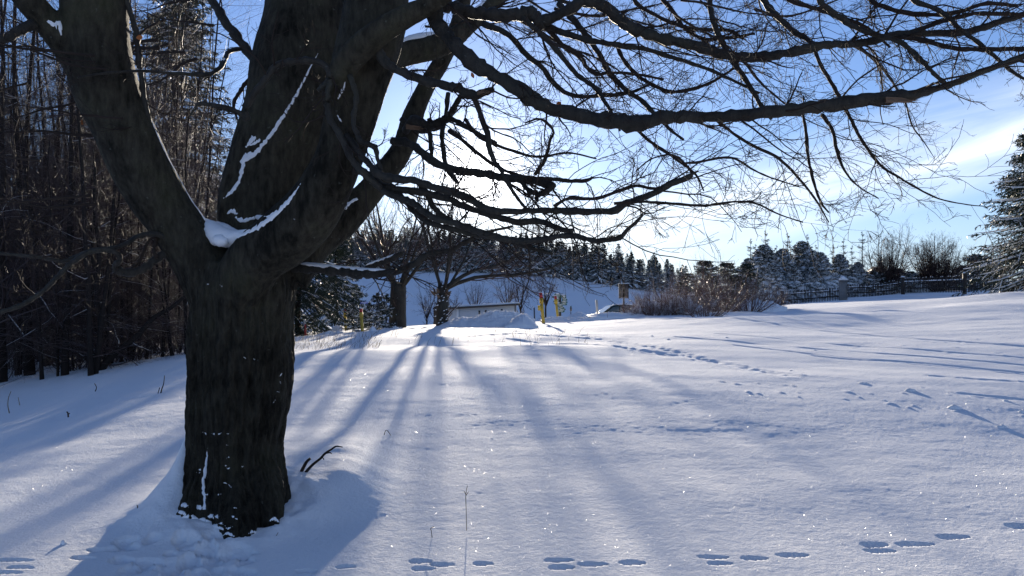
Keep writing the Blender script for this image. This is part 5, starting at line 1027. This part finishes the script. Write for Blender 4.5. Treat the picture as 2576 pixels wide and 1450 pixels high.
def car():
    Y = 50; x = (1560 - U0) / F * Y; b = (x, Y, CZ - (768 - V0) / F * Y - 1.42); rt = root('parked_car', b, 'dark green parked car half buried behind the snow bank', 'car', rz=.15)
    prof = np.array([[-2.1, .35], [-2.15, .62], [-2.05, .80], [-1.35, .92], [-.72, 1.36], [-.3, 1.43], [.7, 1.42], [1.35, 1.28], [1.95, .95], [2.12, .85], [2.15, .45], [2.05, .32]])
    def ext(pf, y0, y1, inset=0, name='', mat=None, par=rt):
        n = len(pf); V = []
        for yy in (y0, y1):
            for q in pf: V.append([q[0], yy * (1 - (.14 if q[1] > 1.0 else 0)), q[1]])
        Q = [[i, (i + 1) % n, (i + 1) % n + n, i + n] for i in range(n)]; mb = MB(); c0, c1 = np.mean(V[:n], 0), np.mean(V[n:], 0); V += [list(c0), list(c1)]
        T = [[2 * n, (i + 1) % n, i] for i in range(n)] + [[2 * n + 1, i + n, (i + 1) % n + n] for i in range(n)]; mb.both(V, Q, T); return link(mb.mesh(name, mat, False), name, par)
    ext(prof, -.85, .85, name='body', mat=M_CAR)
    win = lambda a: np.array(a)
    for yy in (-1, 1):
        for pf in ([[-1.15, .95], [-.68, 1.30], [-.30, 1.36], [-.30, .95]], [[-.22, .95], [-.22, 1.36], [.6, 1.35], [.6, .95]], [[.68, .95], [.68, 1.34], [1.25, 1.2], [1.6, .96]]):
            pf = win(pf); V = [[q[0], yy * (.858 if q[1] < 1 else .745), q[1]] for q in pf]; V = V + [[v_[0], v_[1] - yy * .03, v_[2]] for v_ in V]; n = 4
            mb = MB(); mb.quads(V, [[0, 1, 2, 3], [4, 7, 6, 5], [0, 4, 5, 1], [1, 5, 6, 2], [2, 6, 7, 3], [3, 7, 4, 0]]); link(mb.mesh('side_window', M_CGLASS, False), 'side_window', rt)
    mb = MB(); mb.quads([[-1.32, -.72, .955], [-1.32, .72, .955], [-.75, .66, 1.362], [-.75, -.66, 1.362]], [[0, 1, 2, 3]]); o = link(mb.mesh('windscreen', M_CGLASS, False), 'windscreen', rt)
    for sx in (-1.35, 1.35):
        for sy in (-.86, .86):
            mb = MB(); tubes(mb, np.array([[[sx, sy - .09, .32], [sx, sy, .32], [sx, sy + .09, .32]]]), np.array([[.31, .32, .31]]), 18, cap=True); link(mb.mesh('wheel', M_RUB), 'wheel', rt)
    mb = MB(); tubes(mb, np.array([[[-.4, 0, 1.44], [.2, 0, 1.45], [.8, 0, 1.43]]]), np.array([[.3, .5, .3]]), 10, cap=True, flat_=.12); link(mb.mesh('roof_snow', M_SNOWP), 'roof_snow', rt)
car()
def building():
    Y = 62; k = Y / F; A = P(1126, 779, Y); B = P(1300, 768, Y + 2); rt = root('white_building', tuple(A), 'low white building with a dark flat roof line in the hollow', 'building')
    d = B - A; L = d[0]; H = 1.9
    mb = MB(); V = [[0, 0, -H], [L, 2, -H], [L, 7, -H], [0, 5, -H], [0, 0, 0], [L, 2, d[2]], [L, 7, d[2]], [0, 5, 0]]; mb.quads(V, [[0, 1, 5, 4], [1, 2, 6, 5], [2, 3, 7, 6], [3, 0, 4, 7], [4, 5, 6, 7]]); link(mb.mesh('wall', M_WALL, False), 'wall', rt)
    mb = MB(); V = [[-.4, -.35, .0], [L + .3, 1.65, d[2]], [L + .3, 7.3, d[2]], [-.4, 5.3, .0]]; V += [[a, b_, c + .13] for a, b_, c in V]; mb.quads(V, [[0, 3, 2, 1], [4, 5, 6, 7], [0, 1, 5, 4], [1, 2, 6, 5], [2, 3, 7, 6], [3, 0, 4, 7]]); link(mb.mesh('roof', M_ROOF, False), 'roof', rt)
    mb = MB(); V = [[a, b_ + .2, c + .135] for a, b_, c in [[-.35, 0, 0], [L + .2, 2, d[2]], [L + .2, 7, d[2]], [-.35, 5, 0]]]; V += [[a, b_, c + .12] for a, b_, c in V]; mb.quads(V, [[4, 5, 6, 7], [0, 1, 5, 4], [1, 2, 6, 5], [2, 3, 7, 6], [3, 0, 4, 7]]); link(mb.mesh('roof_snow', M_SNOWP, False), 'roof_snow', rt)
    for u in (1205, 1221, 1262):
        x = (u - 1126) * k; s = x / L; mb = MB(); box(mb, (x, 2 * s - .02, d[2] * s - .38), (7 * k, .06, 11 * k)); wn = link(mb.mesh('window', M_WALL, False), 'window', rt); mb = MB(); box(mb, (x, 2 * s - .06, d[2] * s - .38), (5 * k, .02, 9 * k)); link(mb.mesh('pane', M_GLASS, False), 'pane', wn)
    mb = MB(); x = (1150 - 1126) * k; box(mb, (x, 2 * x / L - .03, -.9), (.2, .1, 1.9)); link(mb.mesh('pilaster', M_WHITE, False), 'pilaster', rt)
    A = P(1108, 785, 52); k = 52 / F; rt = root('shelter', tuple(A), 'small shelter with a steep dark overhanging roof beside the right mid field tree', 'shelter')
    mb = MB(); V = [[-17 * k, -.9, 7 * k], [20 * k, -.9, 6 * k], [20 * k, .9, 6 * k], [-17 * k, .9, 7 * k], [3 * k, -.1, 36 * k], [3 * k, .1, 36 * k]]; mb.both(V, [[0, 1, 4, 4]][:0] + [[1, 2, 5, 4], [3, 0, 4, 5], [0, 3, 2, 1]], [[0, 1, 4], [2, 3, 5]]); link(mb.mesh('roof', M_ROOF, False), 'roof', rt)
    for sx in (-12, 14):
        for sy in (-.7, .7): mb = MB(); box(mb, (sx * k, sy, -12 * k), (.12, .12, 40 * k)); link(mb.mesh('post', M_WOOD, False), 'post', rt)
building()

# ------------------------------------------------------------------ snow heaps
def heap(u0, u1, vb, Y, prof, label, depth=1.6, rough=.1, seed=0, n=110, name='snow_heap', group='heaps of plowed snow'):
    """prof: heights in px along the heap; a ragged mound of chunks"""
    k = Y / F; x0, x1 = (u0 - U0) * k, (u1 - U0) * k; xs = np.linspace(x0, x1, n); m = max(14, int(n * .45)); ys = np.linspace(-1, 1, m); A, B = np.meshgrid(xs, ys, indexing='ij')
    hh = np.interp(xs, np.linspace(x0, x1, len(prof)), prof) * k; zb_ = CZ - (vb - V0) * k
    sh_ = np.clip(1 - np.abs(B) ** 1.6, 0, 1) ** .8; s = max((x1 - x0) / 12, .08)
    z = hh[:, None] * sh_ * (1 + rough * 2.2 * fbm(A / s, B * 1.3 * depth / s, seed, 4, .62)) + hh[:, None] * sh_ * rough * 1.0 * np.abs(vnoise(A / s * 2.5, B * depth / s * 2.5, seed + 9))
    Yw = Y + B * depth / 2 + .12 * s * fbm(A / s * 1.7, B * 3, seed + 5, 2); g = height(A.ravel(), Yw.ravel(), False).reshape(A.shape); edge = sh_ < .02
    Z = np.where(edge, g - .06, np.maximum(zb_ + z, g - .06)); Z = np.maximum(Z, g - .1); mb = MB(); idx = np.arange(A.size).reshape(A.shape)
    mb.quads(np.stack([A, Yw, Z], -1), np.stack([idx[:-1, :-1], idx[1:, :-1], idx[1:, 1:], idx[:-1, 1:]], -1).reshape(-1, 4)); o = link(mb.mesh(name, M_SNOW), name); tag(o, label, 'snow heap', group); return o
heap(1098, 1345, 823, 25.5, [0, 8, 15, 20, 25, 23, 27, 31, 36, 38, 37, 36, 35, 32, 28, 20], 'long ragged heap of plowed snow before the white building', 3.0, .10, 1, 200)
heap(1270, 1352, 818, 23.8, [0, 7, 14, 20, 24, 27, 22, 16, 8, 0], 'pointed snow heap at the right end of the long one', 1.8, .09, 2, 110)
heap(1425, 1485, 799, 31.5, [0, 6, 9, 12, 10, 5, 0], 'lumpy snow heap right of the green signpost', 1.3, .2, 3, 70)
heap(1360, 1500, 806, 30, [0, 4, 6, 5, 7, 4, 6, 3, 5, 6, 3, 0], 'low line of churned snow behind the tall yellow post', 1.6, .5, 4, 150)
heap(1480, 1640, 797, 31, [0, 5, 8, 9, 10, 8, 9, 10, 7, 4, 0], 'snow bank in front of the buried car', 1.8, .25, 5, 130)
heap(1572, 1690, 793, 32.2, [0, 10, 18, 16, 26, 22, 32, 26, 36, 30, 24, 28, 20, 9, 0], 'lumpy mound of snow smothering the low shrub left in the thicket', 2.0, .2, 21, 120, group='snow mounds under the thicket')
heap(1665, 1780, 790, 31.4, [0, 18, 30, 24, 36, 26, 32, 18, 22, 12, 0], 'lumpy mound of snow in the middle of the thicket', 1.8, .22, 22, 110, group='snow mounds under the thicket')
heap(1850, 1965, 772, 35.2, [0, 8, 16, 12, 18, 10, 14, 6, 0], 'low snow mound under the brown shrubs at the right of the thicket', 1.6, .22, 23, 90, group='snow mounds under the thicket')
heap(806, 836, 832, 27.5, [0, 9, 12, 12, 9, 0], 'smooth round snow dome, left of two', 1.0, .02, 6, 40)
heap(834, 870, 832, 27.2, [0, 11, 14, 13, 10, 0], 'smooth round snow dome, right of two', 1.1, .02, 7, 40)
heap(926, 960, 842, 22.8, [2, 16, 21, 15, 9, 4, 0], 'leaning fin of snow beside the second yellow post', .7, .06, 8, 50)
heap(790, 930, 846, 22.3, [0, 4, 6, 8, 6, 9, 5, 7, 6, 4, 3, 0], 'broken row of snow lumps at the feet of the left posts', 1.3, .5, 9, 150)
heap(950, 1110, 833, 23.8, [0, 5, 4, 7, 4, 3, 5, 3, 6, 4, 3, 0], 'churned snow ridge at the feet of the mid field trees', 1.6, .45, 10, 160)
def clumps():
    g = 'loose lumps of snow on the field'; rng = np.random.default_rng(6)
    for u, v, wpx, hpx, l in [(2400,1031,34,11,'largest loose snow lump on the right side of the field'),(2290,989,28,8,'lopsided snow lump left of the largest one'),(2172,969,26,5,'flat snow lump farther out on the field'),(2520,1077,26,9,'snow lump with a long shadow near the right edge'),(2572,1040,18,9,'small snow lump at the right frame edge'),
                            (1682,856,9,4,'small snow lump beside the ski tracks'),(1828,853,8,3,'tiny snow lump in the middle of the bright field'),(1640,848,8,3,'tiny snow lump near the churned track'),(1238,1101,9,3,'tiny snow lump in the shaded foreground'),(2050,880,8,3,'small crumb of snow right of the middle'),(2530,1013,16,5,'low snow crumb near the right edge'),(1990,932,10,3,'snow crumb beyond the faint hollow'),(160,1372,15,14,'snow covered leaf shaped clod at the lower left')]:
        x, y = pix(u, v); k = y / F; r = wpx * k / 2; h = hpx * k * .8; th = np.linspace(0, 2 * np.pi, 17)[:-1]; ph = np.linspace(0, np.pi / 2, 6); V = []
        for p_ in ph:
            for t in th:
                n_ = 1 + .3 * rng.normal() * .5; V.append([math.cos(t) * math.cos(p_) * r * n_, math.sin(t) * math.cos(p_) * r * .7 * n_, math.sin(p_) * h * (1 + .12 * rng.normal()) - .006])
        idx = np.arange(96).reshape(6, 16); Q = np.stack([idx[:-1], np.roll(idx[:-1], -1, 1), np.roll(idx[1:], -1, 1), idx[1:]], -1).reshape(-1, 4); mb = MB(); mb.quads(V, Q)
        o = link(mb.mesh('snow_lump', M_SNOWP), 'snow_lump'); o.location = (x, y, gz(x, y)); tag(o, l, 'snow lump', g)
clumps()

# ------------------------------------------------------------------ sticks, stalks and grass poking through the snow
def stick(paths, lab, name='twig', cat='twig', mat=M_TWIG, Y=None):
    mb = MB()
    for p in paths:
        u, v = p[0][:2]
        a = np.array([[*P(q[0], q[1], Y + (q[3] if len(q) > 3 else 0)), q[2] * Y / F] for q in p]); a = spline(a, max(6, len(p) * 3)); tubes(mb, a[None, :, :3], a[None, :, 3], 5, cap=True)
    o = link(mb.mesh(name, mat), name); tag(o, lab, cat); return o
def sticks():
    Y = 6.38
    stick([[(756,1192,4.5),(764,1176,4.5),(772,1162,4),(781,1154,3.5)]], 'short broken dark stick in the drift right of the beech', 'stick', 'stick', Y=Y)
    stick([[(768,1190,4),(786,1170,3.6),(806,1154,3.2),(818,1141,3),(835,1130,2.6),(846,1123,2.2),(862,1125,1)],[(806,1154,2),(812,1152,1.6),(815,1157,1)],[(818,1141,2),(830,1139,1.6),(835,1142,1)]], 'long crooked dark stick rising from the drift', 'stick', 'stick', Y=Y)
    Y = 5.75
    stick([[(351,1345,2.5),(351,1310,2),(348,1288,1.6),(345,1270,1)],[(355,1338,2.6),(368,1315,2.4),(372,1300,2),(385,1262,1.8),(405,1235,1.4),(425,1218,.8)],[(350,1290,1.8),(375,1297,1.6),(395,1302,1.2),(411,1311,1)],[(372,1296,1.5),(378,1290,1)],[(385,1262,1.2),(382,1252,1)],[(400,1240,1.2),(400,1230,1)]], 'bare branching twig left of the foot of the beech', Y=Y)
    for pts, Y, l in [([[(403,998,1.8),(407,980,1.6),(412,965,1.2),(414,945,1)],[(395,1000,1.2),(402,975,1)]], 11.5, 'forked dark twig standing in the shaded snow at the left'), ([[(172,1050,2),(171,1040,2),(168,1036,1.6)],[(172,1042,1.6),(176,1040,1.2)]], 9.4, 'tiny dark twig stub in the left foreground'),
                      ([[(1174,1335,1),(1173,1290,.9),(1172,1245,1),(1176,1222,.8)],[(1173,1246,1),(1167,1235,.7)],[(1173,1246,1),(1179,1237,.7)]], 5.55, 'thin dead stalk with a forked top in the middle foreground'), ([[(1087,1352,1),(1085,1335,.9),(1083,1330,1.3)],[(1083,1330,1),(1092,1325,.9)]], 5.45, 'small bent stalk near the middle foreground'),
                      ([[(965,1100,.9),(972,1082,.9),(986,1103,.8),(975,1110,.7)]], 8.2, 'curled thin stalk on the bright snow right of the beech'), ([[(24,1040,1.5),(20,1020,1.2),(22,1000,1),(28,985,.8)],[(50,1020,1),(46,1000,.8)]], 10.8, 'thin bare stalk at the left frame edge'),
                      ([[(240,985,1.2),(243,975,1),(238,965,1)]], 12.6, 'small hooked twig left of the beech'), ([[(690,1356,.9),(700,1340,.8)]], 5.4, 'tiny stalk by the foot of the beech'), ([[(718,1275,1.2),(722,1255,1),(728,1240,.8)],[(722,1275,1),(733,1258,.8)],[(714,1272,1),(716,1252,.7)],[(726,1276,1),(740,1270,.7)]], 6.0, 'tuft of dry grass stalks beside the trunk')]:
        stick(pts, l, Y=Y, mat=M_GRASS if 'stalk' in l else M_TWIG)
    rng = np.random.default_rng(12); mb = MB(); n = 300
    u = rng.uniform(735, 1480, n); u[:200] = rng.uniform(735, 960, 200); v = 872 + rng.normal(0, 3, n) - (u - 735) * .006; v[:200] += rng.uniform(-22, 6, 200); v[200:300] = rng.uniform(838, 870, 100)
    A = []; R = []
    for a, b in zip(u, v):
        x, y = pix(a, b); z = gz(x, y) - .03; h = rng.uniform(.05, .24); lx = rng.normal(.3, .35) * h; A.append([[x, y, z], [x + lx * .35, y, z + h * .6], [x + lx, y + rng.normal(0, .02), z + h]]); R.append([.0035, .003, .0015])
    tubes(mb, np.array(A), np.array(R), 3); o = link(mb.mesh('dry_grass', M_GRASS), 'dry_grass'); tag(o, 'thin dry grass stalks poking through the snow', 'grass', kind='stuff')
sticks()
